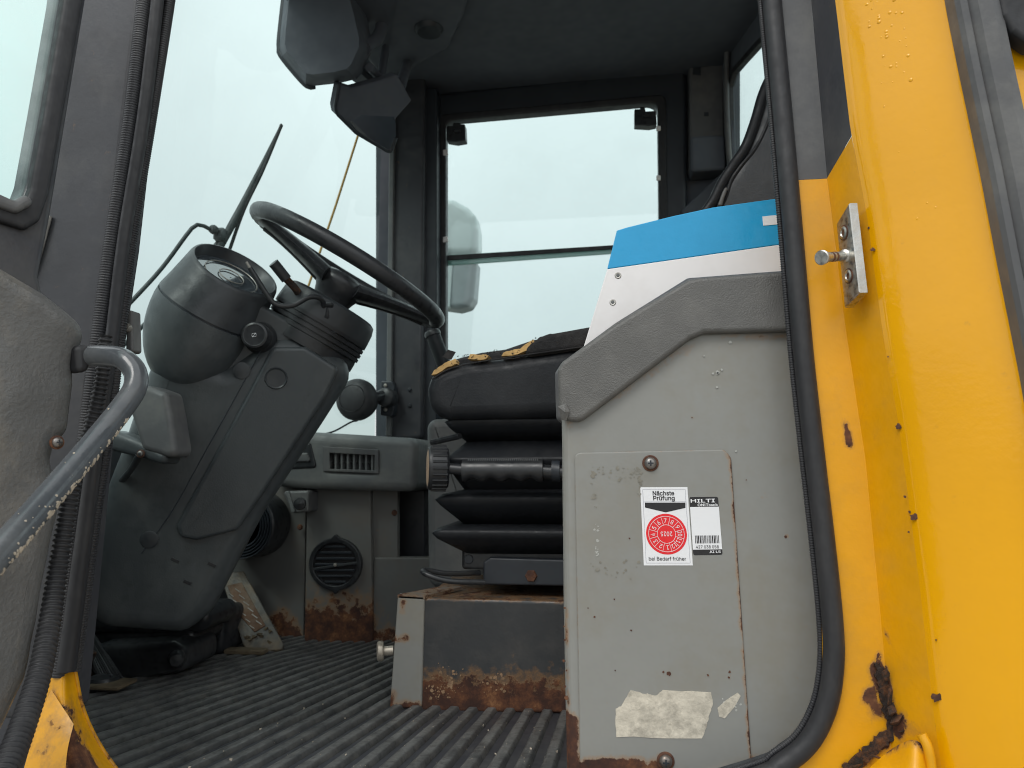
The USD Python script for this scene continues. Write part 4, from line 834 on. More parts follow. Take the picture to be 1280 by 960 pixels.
# flat through three corners
n_ = unit(np.cross(Ep[5] - Ep[0], Ep[3] - Ep[2])); n_ = n_ if np.dot(n_, FWD) > 0 else -n_
Ep = np.array([p - n_ * np.dot(p - Ep[0], n_) for p in Ep])
up_ = unit(Ep[0] - Ep[5]); rt_ = np.cross(up_, n_)
rt_ = rt_ if np.dot(rt_, RIGHT) > 0 else -rt_
part(bp, 'pedal_plate', fine(plate(to2d(Ep, Ep[0], rt_, up_), Ep[0], rt_, up_, n_, 0.012, 0.003), 0.03), 'muddy_steel')
pc = lambda px, py: onp(px, py, Ep[0] - n_ * 0.0015, n_)
part(bp, 'tread', plate(to2d([pc(284, 732), pc(302, 728), pc(332, 782), pc(318, 790), pc(300, 770)], Ep[0], rt_, up_), Ep[0] - n_ * 0.0025, rt_, up_, n_, 0.004, 0.001), 'pedal_rust')
for i in range(6):
    x0, y0 = 296 + i * 5.2, 738 + i * 8
    part(bp, 'tread_slot', tube([pc(x0 - 2, y0 - 2), pc(x0 + 5, y0 + 3)], 0.0018, 6), 'dull_steel')
    part(bp, 'tread_slot', tube([pc(x0 - 10, y0 + 4), pc(x0 - 4, y0 + 8)], 0.0016, 6), 'dull_steel')
part(bp, 'pedal_stem', tube([on(290, 790, y=by + 0.02), on(287, 818, y=by + 0.01)], [0.008, 0.007], 10), 'dull_steel')
part(bp, 'pedal_foot', [rbox(on(300, 815, z=FLOOR + 0.006) + A(0.01, 0.01, 0), (0.10, 0.03, 0.012), 0.003)], 'mud')
cl_ = []
g_ = np.random.default_rng(5)
for _ in range(9):
    c0 = pc(308 + 36 * g_.random(), 785 + 22 * g_.random()); cl_.append(hull([c0 + 0.010 * (g_.random(3) - 0.5) * A(1.6, 1, 1) for _ in range(10)]))
part(bp, 'mud_clods', cl_, 'mud', smooth=False, kind='stuff')

# ================================================================== RIBBED FLOOR MAT
AP = A(0.02, 2.3)
PITCH_A = 0.0182
nr = np.linspace(-1.02, 0.30, 1101); nyy = np.linspace(0.02, 1.0, 90)
mat = thing('floor_mat', 'black ribbed rubber floor mat scuffed and dusty', 'floor mat', (-0.3, 0.4, FLOOR))
a0, a1 = -0.60, 0.19
av = np.arange(a0, a1, PITCH_A / 10)
rad = np.linspace(1.28, 2.42, 80)
gx = AP[0] + np.sin(av)[None] * rad[:, None]; gy = AP[1] - np.cos(av)[None] * rad[:, None]
ph = np.cos(2 * math.pi * av / PITCH_A)
hgt = 0.0062 * np.tanh(3.0 * ph + 0.9)[None] + 0 * gx
nz = meshkit.fbm(np.stack([gx * 6, gy * 6, gx * 0], -1), 3, 11)
gz = FLOOR - 0.004 + hgt + 0.006 * (nz - 0.5)
mm = loft(np.stack([gx, gy, gz], -1), False, False)
vv = np.array(mm.vertices); keep = (vv[mm.faces][:, :, 1].min(1) > 0.03) & (vv[mm.faces][:, :, 0].max(1) < 0.34) & (vv[mm.faces][:, :, 1].max(1) < 1.15)
mm = trimesh.Trimesh(vv, mm.faces[keep], process=False); mm.remove_unreferenced_vertices()
def top_(v):
    a_ = np.arctan2(v[:, 0] - AP[0], AP[1] - v[:, 1]); return np.clip(np.cos(2 * math.pi * a_ / PITCH_A) * 2.2 + 0.35, 0, 1)
part(mat, 'ribbed_sheet', mm, 'mat_rubber', smooth=60, wear=top_)

cr_ = []; g_ = np.random.default_rng(44)
for i in range(170):
    px_, py_ = g_.uniform(150, 700), 850 + 108 * g_.random() ** 0.8
    o = on(px_, py_, z=FLOOR + 0.004)
    if o[1] < 0.09 or o[0] < -0.62: continue
    a_ = math.atan2(o[0] - AP[0], AP[1] - o[1]); t_ = math.cos(2 * math.pi * a_ / PITCH_A)
    zt = FLOOR - 0.004 + 0.0062 * math.tanh(3 * t_ + 0.9) + 0.006 * (float(meshkit.fbm(np.array([[o[0] * 6, o[1] * 6, 0.0]]), 3, 11)[0]) - 0.5)
    r = 0.0008 + 0.0017 * g_.random() ** 3
    cr_.append(hull(A(o[0], o[1], zt + r * 0.3) + (g_.random((8, 3)) - 0.5) * 2 * r))
part(mat, 'crumbs', cr_, 'mud_pale', smooth=False, kind='stuff')
# ================================================================== SEAT AND ITS BOX
BY = float(on(600, 885, z=FLOOR)[1])
sb = thing('seat_box', 'dark steel seat box with grey corner plate and rusty foot', 'seat box', on(600, 885, z=FLOOR))
part(sb, 'box_front', fine(ypl([(526, 747), (720, 752), (720, 892), (520, 890)], BY, 0.45, 0.006), 0.012), 'dark_grey_box', wear=lambda v: np.where(v[:, 1] < BY + 0.03, 0.95 * np.clip(1 - (v[:, 2] - FLOOR) / 0.085, 0, 1) ** 0.8, 0) + 0.45 * np.clip(1 - np.abs(v[:, 2] - on(600, 749, y=BY)[2]) / 0.008, 0, 1))
cp_ = fine(ypl([(497, 743), (531, 745), (527, 884), (522, 885), (487, 885)], BY - 0.004, 0.012, 0.003), 0.006)
part(sb, 'corner_plate', cp_, 'grey_paint', wear=lambda v: np.maximum.reduce([0.8 * near([on(520, 884, y=BY), on(490, 884, y=BY), on(489, 868, y=BY)], 0.022)(v), 0.75 * near([on(495, 798, y=BY), on(508, 796, y=BY)], 0.014)(v), 0.75 * near([on(505, 752, y=BY), on(502, 765, y=BY)], 0.012)(v), 0.62 * near([on(493, 790, y=BY), on(487, 885, y=BY)], 0.006)(v), 0.7 * near([on(530, 745, y=BY), on(526, 885, y=BY)], 0.004)(v)]), label='grey corner plate with rusty edges')
a_, b_, c_, d_ = on(497, 743, y=BY - 0.004), on(531, 745, y=BY - 0.004), on(578, 733, z=on(520, 744, y=BY)[2] + 0.004), on(556, 732, z=on(520, 744, y=BY)[2] + 0.004)
part(sb, 'corner_lip', hull([p + A(0, 0, dz) for p in (a_, b_, c_, d_) for dz in (0, -0.006)]), 'grey_interior', wear=lambda v: 0.45 + 0 * v[:, 0], smooth=False)
fl_ = []
g_ = np.random.default_rng(31)
for i in range(120):
    cx_, cy_, sx_, sy_ = ((553, 857, 15, 9), (566, 846, 9, 8), (622, 852, 10, 9), (548, 864, 10, 5))[i % 4]
    x, y = g_.normal(cx_, sx_), min(878, g_.normal(cy_, sy_))
    if x > 533: fl_.append(blob(on(x, y, y=BY - 0.0002), X_, Z_, Y_, 0.0006 + 0.0026 * g_.random() ** 2.5, 1200 + i, 10, 0.0003, lift=0.000006 * i))
part(sb, 'paint_remnants', fl_, 'rust_tan', smooth=False, kind='stuff')
kc = on(489, 813, y=BY + 0.02)
kn = part(sb, 'thumb_screw', lathe([(0.009, -0.004), (0.0085, 0.012), (0.0082, 0.014), (0.017, 0.014), (0.0185, 0.017), (0.0185, 0.023), (0.016, 0.026), (0, 0.027)], kc, unit(A(-1, -0.25, -0.03)), 26), 'dull_steel')
surf('brass_worn', (0.46, 0.41, 0.34), 0.35, var=0.2, vscale=20, metallic=0.6, dirt=(0.25, 0.2, 0.15), damt=0.5)
UsdShade.MaterialBindingAPI(stage.GetPrimAtPath(kn)).Bind(MATS['brass_worn'])

seat = thing('operator_seat', 'black operator seat with torn cushion and folded bellows', 'seat', on(620, 740, y=BY + 0.2))
SYY = BY - 0.005
TZ = lambda px, py: on(px, py, y=SYY)
# suspension base
part(seat, 'suspension_frame', ypl([(577, 685), (720, 680), (720, 732), (604, 730), (603, 712), (577, 712)], SYY + 0.05, 0.36, 0.006), 'black_plastic')
part(seat, 'suspension_plate', ypl([(604, 703), (612, 697), (720, 700), (720, 733), (604, 731)], SYY + 0.03, 0.02, 0.004), 'frame_black')
part(seat, 'frame_bolt', lathe([(0, 0.006), (0.010, 0.005), (0.012, 0)], on(664, 720, y=SYY + 0.03), -Y_, 6), 'rust_dark', smooth=False)
part(seat, 'frame_hole', lathe([(0, 0.002), (0.008, 0.002), (0.009, 0)], on(586, 699, y=SYY + 0.05), -Y_, 16), 'frame_black')
part(seat, 'adjust_loop', tube(even(spline([on(600, 716, y=SYY + 0.06), on(560, 717, y=SYY + 0.02), on(533, 713, y=SYY), on(531, 717, y=SYY - 0.02), on(560, 726, y=SYY - 0.02), on(606, 728, y=SYY + 0.0)], 8), 0.006), 0.0052, 12), 'black_plastic')
# bellows: one mesh per fold
xr = float(on(770, 600, y=SYY)[0])
def brect(px, py, dy, n=6):
    """Rounded rectangle of the bellows at the height of a sight line; px is where its left end shows."""
    p = on(px, py, y=SYY + dy); x0, x1, y0, y1, z = p[0], xr, SYY + dy - 0.0, SYY + 0.44 - dy, p[2]
    r = 0.018; out = []
    for cx, cy, a0 in ((x1 - r, y0 + r, -90), (x1 - r, y1 - r, 0), (x0 + r, y1 - r, 90), (x0 + r, y0 + r, 180)):
        out += [A(cx + r * math.cos(math.radians(a0 + 90 * t)), cy + r * math.sin(math.radians(a0 + 90 * t)), z) for t in np.linspace(0, 1, n)]
    return out
folds = [[(566, 521, .012), (553, 527, 0.0), (560, 535, .010), (581, 552, .045)], [(581, 552, .045), (556, 572, .003), (550, 576, 0), (556, 582, .006), (578, 612, .045)], [(578, 612, .045), (550, 618, .003), (541, 625, 0), (548, 632, .004), (577, 655, .045)], [(577, 655, .045), (545, 661, .003), (537, 667, 0), (544, 674, .004), (580, 692, .045)]]
for q in folds:
    part(seat, 'bellows_fold', loft([brect(*p) for p in q]), 'seat_vinyl', smooth=35)
# cushion
part(seat, 'cushion_side', ypl([(536, 470), (546, 462), (575, 452), (640, 446), (690, 438), (740, 431), (840, 420), (840, 514), (690, 522), (560, 525), (545, 520), (535, 508), (531, 488)], SYY - 0.02, 0.47, 0.026, steps=6, round_=0.012), 'seat_vinyl', smooth=60)
g_ = np.random.default_rng(12)
tp = [(546, 458), (553, 456), (566, 453), (573, 444), (584, 442), (590, 446), (604, 446), (612, 439), (622, 437), (630, 442), (646, 438), (660, 431), (669, 421), (690, 416), (735, 408), (840, 396)]
tp2 = []
for (x0, y0), (x1, y1) in zip(tp[:-1], tp[1:]):
    k = max(1, int((x1 - x0) / 3)) if x0 < 690 else 2
    for i in range(k):
        t = i / k; tp2.append((x0 + (x1 - x0) * t, y0 + (y1 - y0) * t + (g_.random() - 0.5) * (3.2 if x0 < 680 else 0.4)))
lowr = [(840, 424), (740, 434), (690, 441), (640, 448), (590, 456), (560, 464), (545, 472), (538, 476), (534, 468), (540, 458)]
part(seat, 'cushion_cloth', ypl(tp2 + lowr, SYY - 0.024, 0.12, 0.010, steps=4), 'seat_cloth', smooth=50, label='frayed black cloth top of the cushion')
part(seat, 'cushion_top', ypl([(556, 450), (575, 444), (600, 438), (630, 434), (665, 422), (740, 412), (840, 400), (840, 440), (560, 470)], SYY + 0.06, 0.36, 0.03, steps=5), 'seat_cloth', smooth=60)
for q in ([(538, 466), (545, 457), (556, 450), (569, 445), (571, 451), (560, 456), (549, 463)], [(584, 446), (588, 439), (600, 440), (612, 441), (606, 446), (596, 447)], [(624, 443), (632, 436), (650, 433), (660, 425), (667, 420), (668, 427), (660, 434), (648, 440)]):
    q2 = []
    for (x0, y0), (x1, y1) in zip(q, q[1:] + q[:1]):
        for i in range(3): q2.append((x0 + (x1 - x0) * i / 3 + (g_.random() - .5) * 1.6, y0 + (y1 - y0) * i / 3 + (g_.random() - .5) * 1.6))
    q2 = [(x, y + 3.2) for x, y in q2]
    part(seat, 'torn_foam', ypl(q2, SYY - 0.0215, 0.03, 0.0007), 'foam', label='beige foam showing through a tear')
thr = []
for i in range(46):
    x0 = 542 + 130 * g_.random(); y0 = float(np.interp(x0, [p[0] for p in tp], [p[1] for p in tp])) + 2
    P = [on(x0, y0, y=SYY - 0.02)]
    for _ in range(3): P.append(P[-1] + (g_.random(3) - A(0.5, 0.6, 0.35)) * A(0.005, 0.005, 0.0035))
    thr.append(tube(spline(P, 3), [0.0006] * 10, 5))
part(seat, 'frayed_threads', thr, 'seat_cloth', kind='stuff')
part(seat, 'cushion_seam', tube(spline([on(*p, y=SYY - 0.0255) for p in [(540, 474), (560, 462), (590, 454), (640, 446), (690, 439), (740, 432), (800, 425)]], 6), 0.0012, 6), 'seat_cloth')
part(seat, 'frayed_corner', hull([on(x, y, y=SYY - dy) for x, y in ((553, 446), (560, 437), (566, 444), (570, 440), (564, 450)) for dy in (0.0, 0.02)]), 'seat_cloth', smooth=False)
# shock absorber style grip with comb teeth, and the ride knob
hy = SYY - 0.03
gr = part(seat, 'lever_grip', None or loft([[on(px, 588.5, y=hy) + A(0, 0.019 * math.cos(t), 0.0) + A(0, 0, (0.021 - (0.006 * (0.5 - 0.5 * math.cos((px - 578) / 24.5 * 2 * math.pi)) if math.sin(t) < 0 else 0)) * math.sin(t)) for t in np.linspace(0, 2 * math.pi, 18, endpoint=False)] for px in np.linspace(579, 679, 50)]), 'black_plastic', smooth=60)
part(seat, 'lever_shaft', tube([on(562, 586, y=hy), on(582, 587, y=hy)], 0.010, 14), 'black_plastic')
part(seat, 'lever_shaft', tube([on(677, 590, y=hy), on(720, 592, y=hy)], 0.0135, 14), 'black_plastic')
part(seat, 'lever_collar', tube([on(690, 589, y=hy), on(700, 589, y=hy)], 0.019, 16), 'frame_black')
for i in range(34):
    px = 585 + i * 2.62
    part(gr, 'grip_tooth', tube([on(px, 577.5, y=hy - 0.009), on(px + 0.8, 573.5, y=hy - 0.006)], [0.0012, 0.0007], 5), 'dash_plastic')
kc = on(548, 585, y=hy + 0.02)
ka = unit(A(-1, -0.32, 0.02))
rk = part(seat, 'ride_knob', lathe([(0.018, -0.018), (0.036, -0.018), (0.0415, -0.013), (0.0415, 0.015), (0.038, 0.020)], kc, ka, 40), 'black_plastic')
part(rk, 'knob_disc', lathe([(0, 0.021), (0.031, 0.021), (0.036, 0.0195), (0.038, 0.016), (0.038, 0.014)], kc, ka, 36), 'beige_plastic')
for i in range(22):
    t = 2 * math.pi * i / 22; a1_ = unit(np.cross(ka, Z_)); b1_ = np.cross(ka, a1_); o = kc + (a1_ * math.cos(t) + b1_ * math.sin(t)) * 0.0415
    part(rk, 'knob_rib', tube([o - ka * 0.014, o + ka * 0.013], 0.0025, 6), 'black_plastic')
part(seat, 'seat_tilt_lever', tube([on(540, 553, y=hy + 0.10), on(575, 545, y=hy + 0.05)], 0.006, 8), 'black_plastic')
# backrest seen between rear window and binder
BK = [(880, 270), (893, 252), (905, 228), (918, 208), (934, 184), (946, 152), (956, 118), (968, 92), (986, 60), (1010, 30), (1060, 30), (1060, 300), (880, 300)]
part(seat, 'backrest', ypl(BK, 0.46, 0.10, 0.02, steps=6, round_=0.01), 'back_vinyl', smooth=60)
part(seat, 'backrest_piping', tube(spline([on(x - 2, y, y=0.465) for x, y in BK[:10]], 6), 0.010, 12), 'seat_vinyl')
part(seat, 'backrest_fold', tube(spline([on(*p, y=0.462) for p in [(900, 262), (908, 245), (914, 226), (926, 208), (944, 186), (958, 158), (968, 128)]], 6), [0.004] * 1, 8), 'seat_vinyl')
part(seat, 'backrest_tear', ypl([(897, 257), (903, 240), (911, 225), (913, 229), (906, 246), (903, 257)], 0.452, 0.01, 0.003), 'charcoal_dusty')
# grey box behind the bellows
part(sb, 'rear_console', ypl([(532, 524), (620, 520), (620, 735), (534, 735)], BY + 0.30, 0.16, 0.02, round_=0.02), 'dash_plastic')
# control lever beyond the seat
jl = thing('control_lever', 'black control lever grip between steering wheel and torn seat cushion', 'lever', on(548, 440, y=0.86))
part(jl, 'lever_grip', tube(even([on(541, 418, y=0.86), on(550, 442, y=0.86), on(560, 470, y=0.86)], 0.01), 0.0185, 18), 'seat_vinyl')
part(jl, 'lever_cap', lathe([(0.0185, -0.002), (0.0205, 0.0), (0.021, 0.008), (0.018, 0.013), (0, 0.015)], on(541.5, 420, y=0.86), unit(on(541, 418, y=0.86) - on(560, 470, y=0.86)), 22), 'black_plastic')

# ================================================================== GREY SIDE COVER WITH ARMREST PAD
PY = 0.055
sc = thing('side_cover', 'grey painted steel cover beside the seat with vinyl pad on top', 'cover panel', on(830, 960, y=PY))
CV = [(701, 470), (860, 358), (1020, 348), (1032, 480), (1060, 640), (1075, 860), (1075, 1010), (709, 1010), (704, 760)]
def cw_(v):
    return np.maximum.reduce([1.25 * near([on(706, 905, y=PY), on(714, 960, y=PY), on(714, 1000, y=PY)], 0.026)(v), 0.70 * near([on(703, 740, y=PY), on(708, 900, y=PY)], 0.009)(v), 1.0 * near([on(715, 985, y=PY), on(800, 975, y=PY), on(960, 990, y=PY)], 0.030)(v),
        0.30 * near([on(710, 530, y=PY), on(790, 480, y=PY), on(870, 424, y=PY)], 0.012)(v), 0.42 * near([on(905, 420, y=PY), on(985, 420, y=PY)], 0.010)(v), 0.72 * near([on(983, 670, y=PY)], 0.005)(v), 0.6 * near([on(865, 522, y=PY)], 0.006)(v), 0.55 * near([on(940, 950, y=PY), on(955, 960, y=PY)], 0.012)(v)])
part(sc, 'cover_plate', fine(ypl(CV, PY, 0.05, 0.012, steps=5), 0.006), 'grey_paint', wear=cw_)
AC = [(718, 566), (906, 562), (914, 572), (940, 960), (944, 1004), (726, 1004)]
def aw(v):
    return np.maximum.reduce([0.80 * near([on(905, 563, y=PY), on(914, 575, y=PY), on(926, 760, y=PY), on(938, 930, y=PY), on(944, 1000, y=PY)], 0.0075)(v), 0.5 * near([on(760, 565, y=PY), on(905, 563, y=PY)], 0.004)(v), 0.55 * near([on(719, 600, y=PY), on(724, 960, y=PY)], 0.004)(v), 1.2 * near([on(722, 962, y=PY), on(760, 960, y=PY), on(815, 962, y=PY)], 0.022)(v), 0.8 * near([on(830, 952, y=PY)], 0.017)(v),
        0.75 * near([on(836, 842, y=PY)], 0.006)(v), 0.75 * near([on(885, 844, y=PY)], 0.004)(v), 0.75 * near([on(912, 842, y=PY), on(911, 848, y=PY)], 0.004)(v), 0.72 * near([on(789, 788, y=PY)], 0.003)(v), 0.72 * near([on(768, 750, y=PY)], 0.003)(v), 0.7 * near([on(743, 771, y=PY)], 0.0025)(v), 0.72 * near([on(787, 672, y=PY)], 0.003)(v), 0.45 * near([on(800, 586, y=PY), on(801, 604, y=PY)], 0.004)(v)])
ac = part(sc, 'access_panel', fine(ypl(AC, PY - 0.0028, 0.004, 0.0016, round_=0.008), 0.004), 'grey_paint', wear=aw, label='raised access panel with rusty rim')
phillips(ac, on(813, 579, y=PY - 0.003), -Y_, 0.0078)
phillips(ac, on(832, 951, y=PY - 0.003), -Y_, 0.0080)
PD = [(697, 462), (702, 452), (770, 404), (860, 349), (875, 346), (1004, 337), (1010, 413), (880, 416), (862, 424), (730, 524), (722, 527), (704, 525), (698, 512)]
part(sc, 'vinyl_pad', ypl(PD, PY - 0.014, 0.03, 0.0065, steps=5, round_=0.002), 'grey_vinyl', smooth=50)
part(sc, 'pad_back', ypl([(693, 466), (702, 452), (770, 402), (860, 346), (990, 336), (990, 360), (740, 470), (704, 535), (695, 528)], PY + 0.018, 0.03, 0.008), 'charcoal_dusty')
part(sc, 'pad_corner_fold', hull([on(x, y, y=PY - dy) for x, y, dy in ((697, 508, .015), (707, 504, .0175), (712, 514, .0175), (708, 526, .014), (702, 525, .013), (706, 515, .020))]), 'grey_vinyl', smooth=False)
part(sc, 'panel_dent', [blob(on(x, y, y=PY - 0.0004), X_, Z_, Y_, r, 70 + i, 12, 0.0008) for i, (x, y, r) in enumerate([(897, 466, .0028), (891, 467, .0016), (902, 462, .0016), (880, 445, .0012), (896, 484, .0014), (913, 428, .002), (920, 564, .0012)])], 'grey_chip', smooth=False)
part(sc, 'panel_pit', blob(on(897, 466, y=PY - 0.0012), X_, Z_, Y_, 0.0012, 5), 'ink_black', smooth=False)
for i, (x, y, r) in enumerate([(706, 760, .0016), (705, 783, .0011), (706, 800, .0014), (705, 826, .0020), (708, 838, .0013), (706, 858, .0018), (708, 872, .0026), (982, 671, .0017), (789, 788, .0011), (768, 749, .0010), (743, 771, .0013), (787, 673, .0011), (735, 760, .0008), (769, 838, .0009), (885, 844, .0014), (912, 840, .0016), (911, 847, .0013), (836, 842, .0026), (829, 840, .0014), (865, 522, .0009), (933, 600, .0008)]):
    part(sc, 'rust_spot', blob(on(x, y, y=PY - (0.0030 if 722 < x < 935 and y > 566 else 0.0002)), X_, Z_, Y_, r, 200 + i, 13, 0.0003), 'rust_dark', smooth=False)
gs_ = []; gw_ = []
for i in range(95):
    e_ = i % 5
    x, y = ((735 + 67 * g_.random(), 584 + 8 * g_.random() ** 2), (797 + 5 * g_.random(), 585 + 34 * g_.random()), (738 + 8 * g_.random(), 590 + 45 * g_.random() ** 1.5), (735 + 66 * g_.random(), 700 + 25 * g_.random()), (740 + 60 * g_.random(), 586 + 14 * g_.random()))[e_]
    gs_.append(blob(on(x, y, y=PY - 0.0029), X_, Z_, Y_, 0.0006 + 0.0024 * g_.random() ** 2, 400 + i, 10, 0.0002, lift=0.000004 * i))
for i in range(34):
    x, y = (743 + 6 * g_.random(), 655 + 40 * g_.random()) if i % 2 else (900 + 26 * g_.random(), 870 + 26 * g_.random())
    gw_.append(blob(on(x, y, y=PY - 0.0029), X_, Z_, Y_, 0.0005 + 0.0016 * g_.random() ** 2, 600 + i, 10, 0.0002, lift=0.000005 * i))
part(sc, 'glue_stains', gs_, 'glue', smooth=False, kind='stuff')
part(sc, 'paint_scuffs', gw_, 'grey_chip', smooth=False, kind='stuff')
tl = thing('torn_label', 'scraped off remains of pale paper label low on the grey cover', 'label', on(830, 890, y=PY))
TP = [(771, 921), (769, 886), (776, 882), (788, 863), (800, 866), (811, 868), (819, 870), (828, 863), (889, 865), (891, 881), (887, 893), (884, 906), (877, 923)]
q2 = []
for (x0, y0), (x1, y1) in zip(TP, TP[1:] + TP[:1]):
    for i in range(5): q2.append((x0 + (x1 - x0) * i / 5 + (g_.random() - .5) * 1.6, y0 + (y1 - y0) * i / 5 + (g_.random() - .5) * 1.6))
part(tl, 'paper', ypl(q2, PY - 0.0034, 0.0005), 'old_paper', smooth=False)
part(tl, 'paper_scrap', ypl([(897, 885), (908, 875), (922, 866), (926, 870), (918, 884), (906, 898), (899, 896)], PY - 0.0033, 0.0004), 'old_paper', smooth=False)

# ================================================================== BINDER BOARD
bd = thing('board', 'blue and white board with two eyelets leaning behind the vinyl pad', 'board', on(860, 350, y=PY + 0.09))
bY = PY + 0.075
part(bd, 'white_sheet', ypl([(759, 336.3), (1020, 299.3), (1020, 430), (724, 452)], bY, 0.006, 0.0012), 'binder_white')
part(bd, 'blue_band', ypl([(771, 288), (784, 284), (841, 270), (892, 259), (972, 248), (1020, 242), (1020, 299), (759, 336)], bY, 0.006, 0.0012), 'binder_blue')
for q in ((772.5, 344.5), (766, 378)):
    e = part(bd, 'eyelet', lathe([(0.0022, 0.0), (0.0026, 0.0010), (0.0038, 0.0012), (0.0048, 0.0002), (0.0048, -0.001)], on(*q, y=bY), -Y_, 22), 'bare_steel')
    part(e, 'eyelet_hole', lathe([(0, 0.0009), (0.0018, 0.0009), (0.0026, 0.0004)], on(*q, y=bY), -Y_, 16), 'dash_plastic')
wl = part(bd, 'white_tag', ypl([(953, 270.5), (1000, 266), (1000, 278), (954, 282)], bY - 0.0006, 0.0006), 'paper_white', smooth=False)
part(wl, 'tag_print', [ypl([(973, y), (980, y - 0.3), (980, y + 1.1), (973, y + 1.4)], bY - 0.0009, 0.0003) for y in (271.5, 275, 278)], 'ink_black', smooth=False)

# ================================================================== STICKERS
class Quad:
    """Maps unit square (u right, v down) onto four sight corners on y = Y."""
    def __init__(s, c, Y): s.p = [on(*q, y=Y) for q in c]
    def __call__(s, u, v): a, b, c, d = s.p; return a * (1 - u) * (1 - v) + b * u * (1 - v) + c * u * v + d * (1 - u) * v
def slip(q, pts, Y, t): 
    P = [q(*p) for p in pts]; return plate(Polygon([(p[0], p[2]) for p in P]), A(0, Y, 0), X_, Z_, Y_, t)
Y0 = PY - 0.0028
is_ = thing('inspection_sticker', 'white inspection sticker with red date disc on the grey cover', 'sticker', on(832, 657, y=Y0))
q = Quad([(800.3, 609), (859.2, 608.8), (866, 706.7), (804.8, 706.7)], Y0)
part(is_, 'paper', slip(q, [(0, 0), (1, 0), (1, 1), (0, 1)], Y0 - 0.0004, 0.0005), 'paper_white', smooth=False)
Ya = Y0 - 0.0006
ln_ = lambda a, b, w: tube([a + A(0, -0.0004, 0), b + A(0, -0.0004, 0)], w, 4)
part(is_, 'border', [ln_(q(*a), q(*b), 0.00022) for a, b in (((.05, .03), (.95, .03)), ((.95, .03), (.95, .97)), ((.95, .97), (.05, .97)), ((.05, .97), (.05, .03)), ((.05, .19), (.95, .19)))], 'ink_grey', smooth=False)
eu = unit(q(1, .5) - q(0, .5)); ev = unit(q(.5, 0) - q(.5, 1)); ev = unit(ev - np.dot(ev, eu) * eu)
wS, hS = np.linalg.norm(q(1, .5) - q(0, .5)), np.linalg.norm(q(.5, 0) - q(.5, 1))
up1 = lambda p: p + A(0, -0.0006, 0)
tilt_v = unit(q(.5, 0) - q(.5, 1))
lettering(is_, 'lettering', 'N\u00e4chste', up1(q(.485, .104)), eu, tilt_v, wS * 0.088, wS * 0.45, True)
lettering(is_, 'lettering', 'Pr\u00fcfung', up1(q(.49, .168)), eu, tilt_v, wS * 0.088, wS * 0.45, True)
lettering(is_, 'lettering', 'bei Bedarf fr\u00fcher', up1(q(.49, .938)), eu, tilt_v, wS * 0.075, wS * 0.77, False)
part(is_, 'arrow', slip(q, [(.085, .2), (.935, .2), (.93, .268), (.51, .325), (.08, .262)], Ya, 0.0002), 'ink_black', smooth=False)
cD = q(.50, .603); rD = wS * 0.425
circ = lambda r, n=56: [(r * math.cos(t), r * math.sin(t)) for t in np.linspace(0, 2 * math.pi, n, endpoint=False)]
disc = part(is_, 'date_disc', plate(Polygon(circ(rD)), cD + A(0, -0.0006, 0), eu, tilt_v, Y_, 0.0003), 'ink_red', smooth=False)
ringp = lambda r, w: tube(np.array([cD + A(0, -0.00072, 0) + eu * x + tilt_v * y for x, y in circ(r, 60) + circ(r, 60)[:1]]), w, 4)
spk = [tube([cD + A(0, -0.00072, 0) + (eu * math.cos(t) + tilt_v * math.sin(t)) * rD * 0.45, cD + A(0, -0.00072, 0) + (eu * math.cos(t) + tilt_v * math.sin(t)) * rD * 0.87], 0.00026, 4) for t in np.radians(np.arange(12) * 30 + 15)]
part(disc, 'disc_lines', [ringp(rD * 0.87, 0.0003), ringp(rD * 0.45, 0.0003)] + spk, 'paper_white', smooth=False)
for n in range(1, 13):
    t = math.radians(90 - (n - 7) * 30 + 2); o = eu * math.cos(t) + tilt_v * math.sin(t); uu = eu * math.sin(t) - tilt_v * math.cos(t)
    hN = rD * 0.21
    lettering(disc, 'digit', str(n), cD + A(0, -0.00072, 0) + o * (rD * 0.66 - hN / 2), uu, o, hN, rD * (0.12 if n < 10 else 0.25), False, 'paper_white')
lettering(disc, 'year', '2025', cD + A(0, -0.00072, 0) + tilt_v * rD * 0.12, -eu, -tilt_v, rD * 0.22, rD * 0.56, False, 'paper_white')

hl = thing('inventory_sticker', 'small black and white inventory sticker with barcode beside inspection sticker', 'sticker', on(882, 657, y=Y0))
q = Quad([(861.6, 621.3), (897.5, 621), (903.2, 693.4), (866.6, 694)], Y0)
wH = np.linalg.norm(q(1, .5) - q(0, .5)); hH = np.linalg.norm(q(.5, 0) - q(.5, 1))
P = [q(*p) for p in [(0, 0), (1, 0), (1, 1), (0, 1)]]
part(hl, 'backing', plate(fillet(Polygon([(p[0], p[2]) for p in P]), 0.0022), A(0, Y0 - 0.0003, 0), X_, Z_, Y_, 0.0004), 'ink_black', smooth=False)
part(hl, 'paper', slip(q, [(.0, .172), (1, .172), (1, .905), (0, .905)], Y0 - 0.0005, 0.0003), 'paper_white', smooth=False)
eu2 = unit(q(1, .5) - q(0, .5)); ev2 = unit(q(.5, 0) - q(.5, 1))
up2 = lambda p: p + A(0, -0.0007, 0)
lettering(hl, 'lettering', 'HILTI', up2(q(.46, .094)), eu2, ev2, hH * 0.058, wH * 0.84, True, 'paper_white')
lettering(hl, 'lettering', 'ON!Track', up2(q(.62, .158)), eu2, ev2, hH * 0.042, wH * 0.70, True, 'paper_white')
lettering(hl, 'lettering', 'AI L5', up2(q(.75, .966)), eu2, ev2, hH * 0.040, wH * 0.38, True, 'paper_white')
lettering(hl, 'lettering', '427 038 058', up2(q(.50, .885)), eu2, ev2, hH * 0.052, wH * 0.78, False)
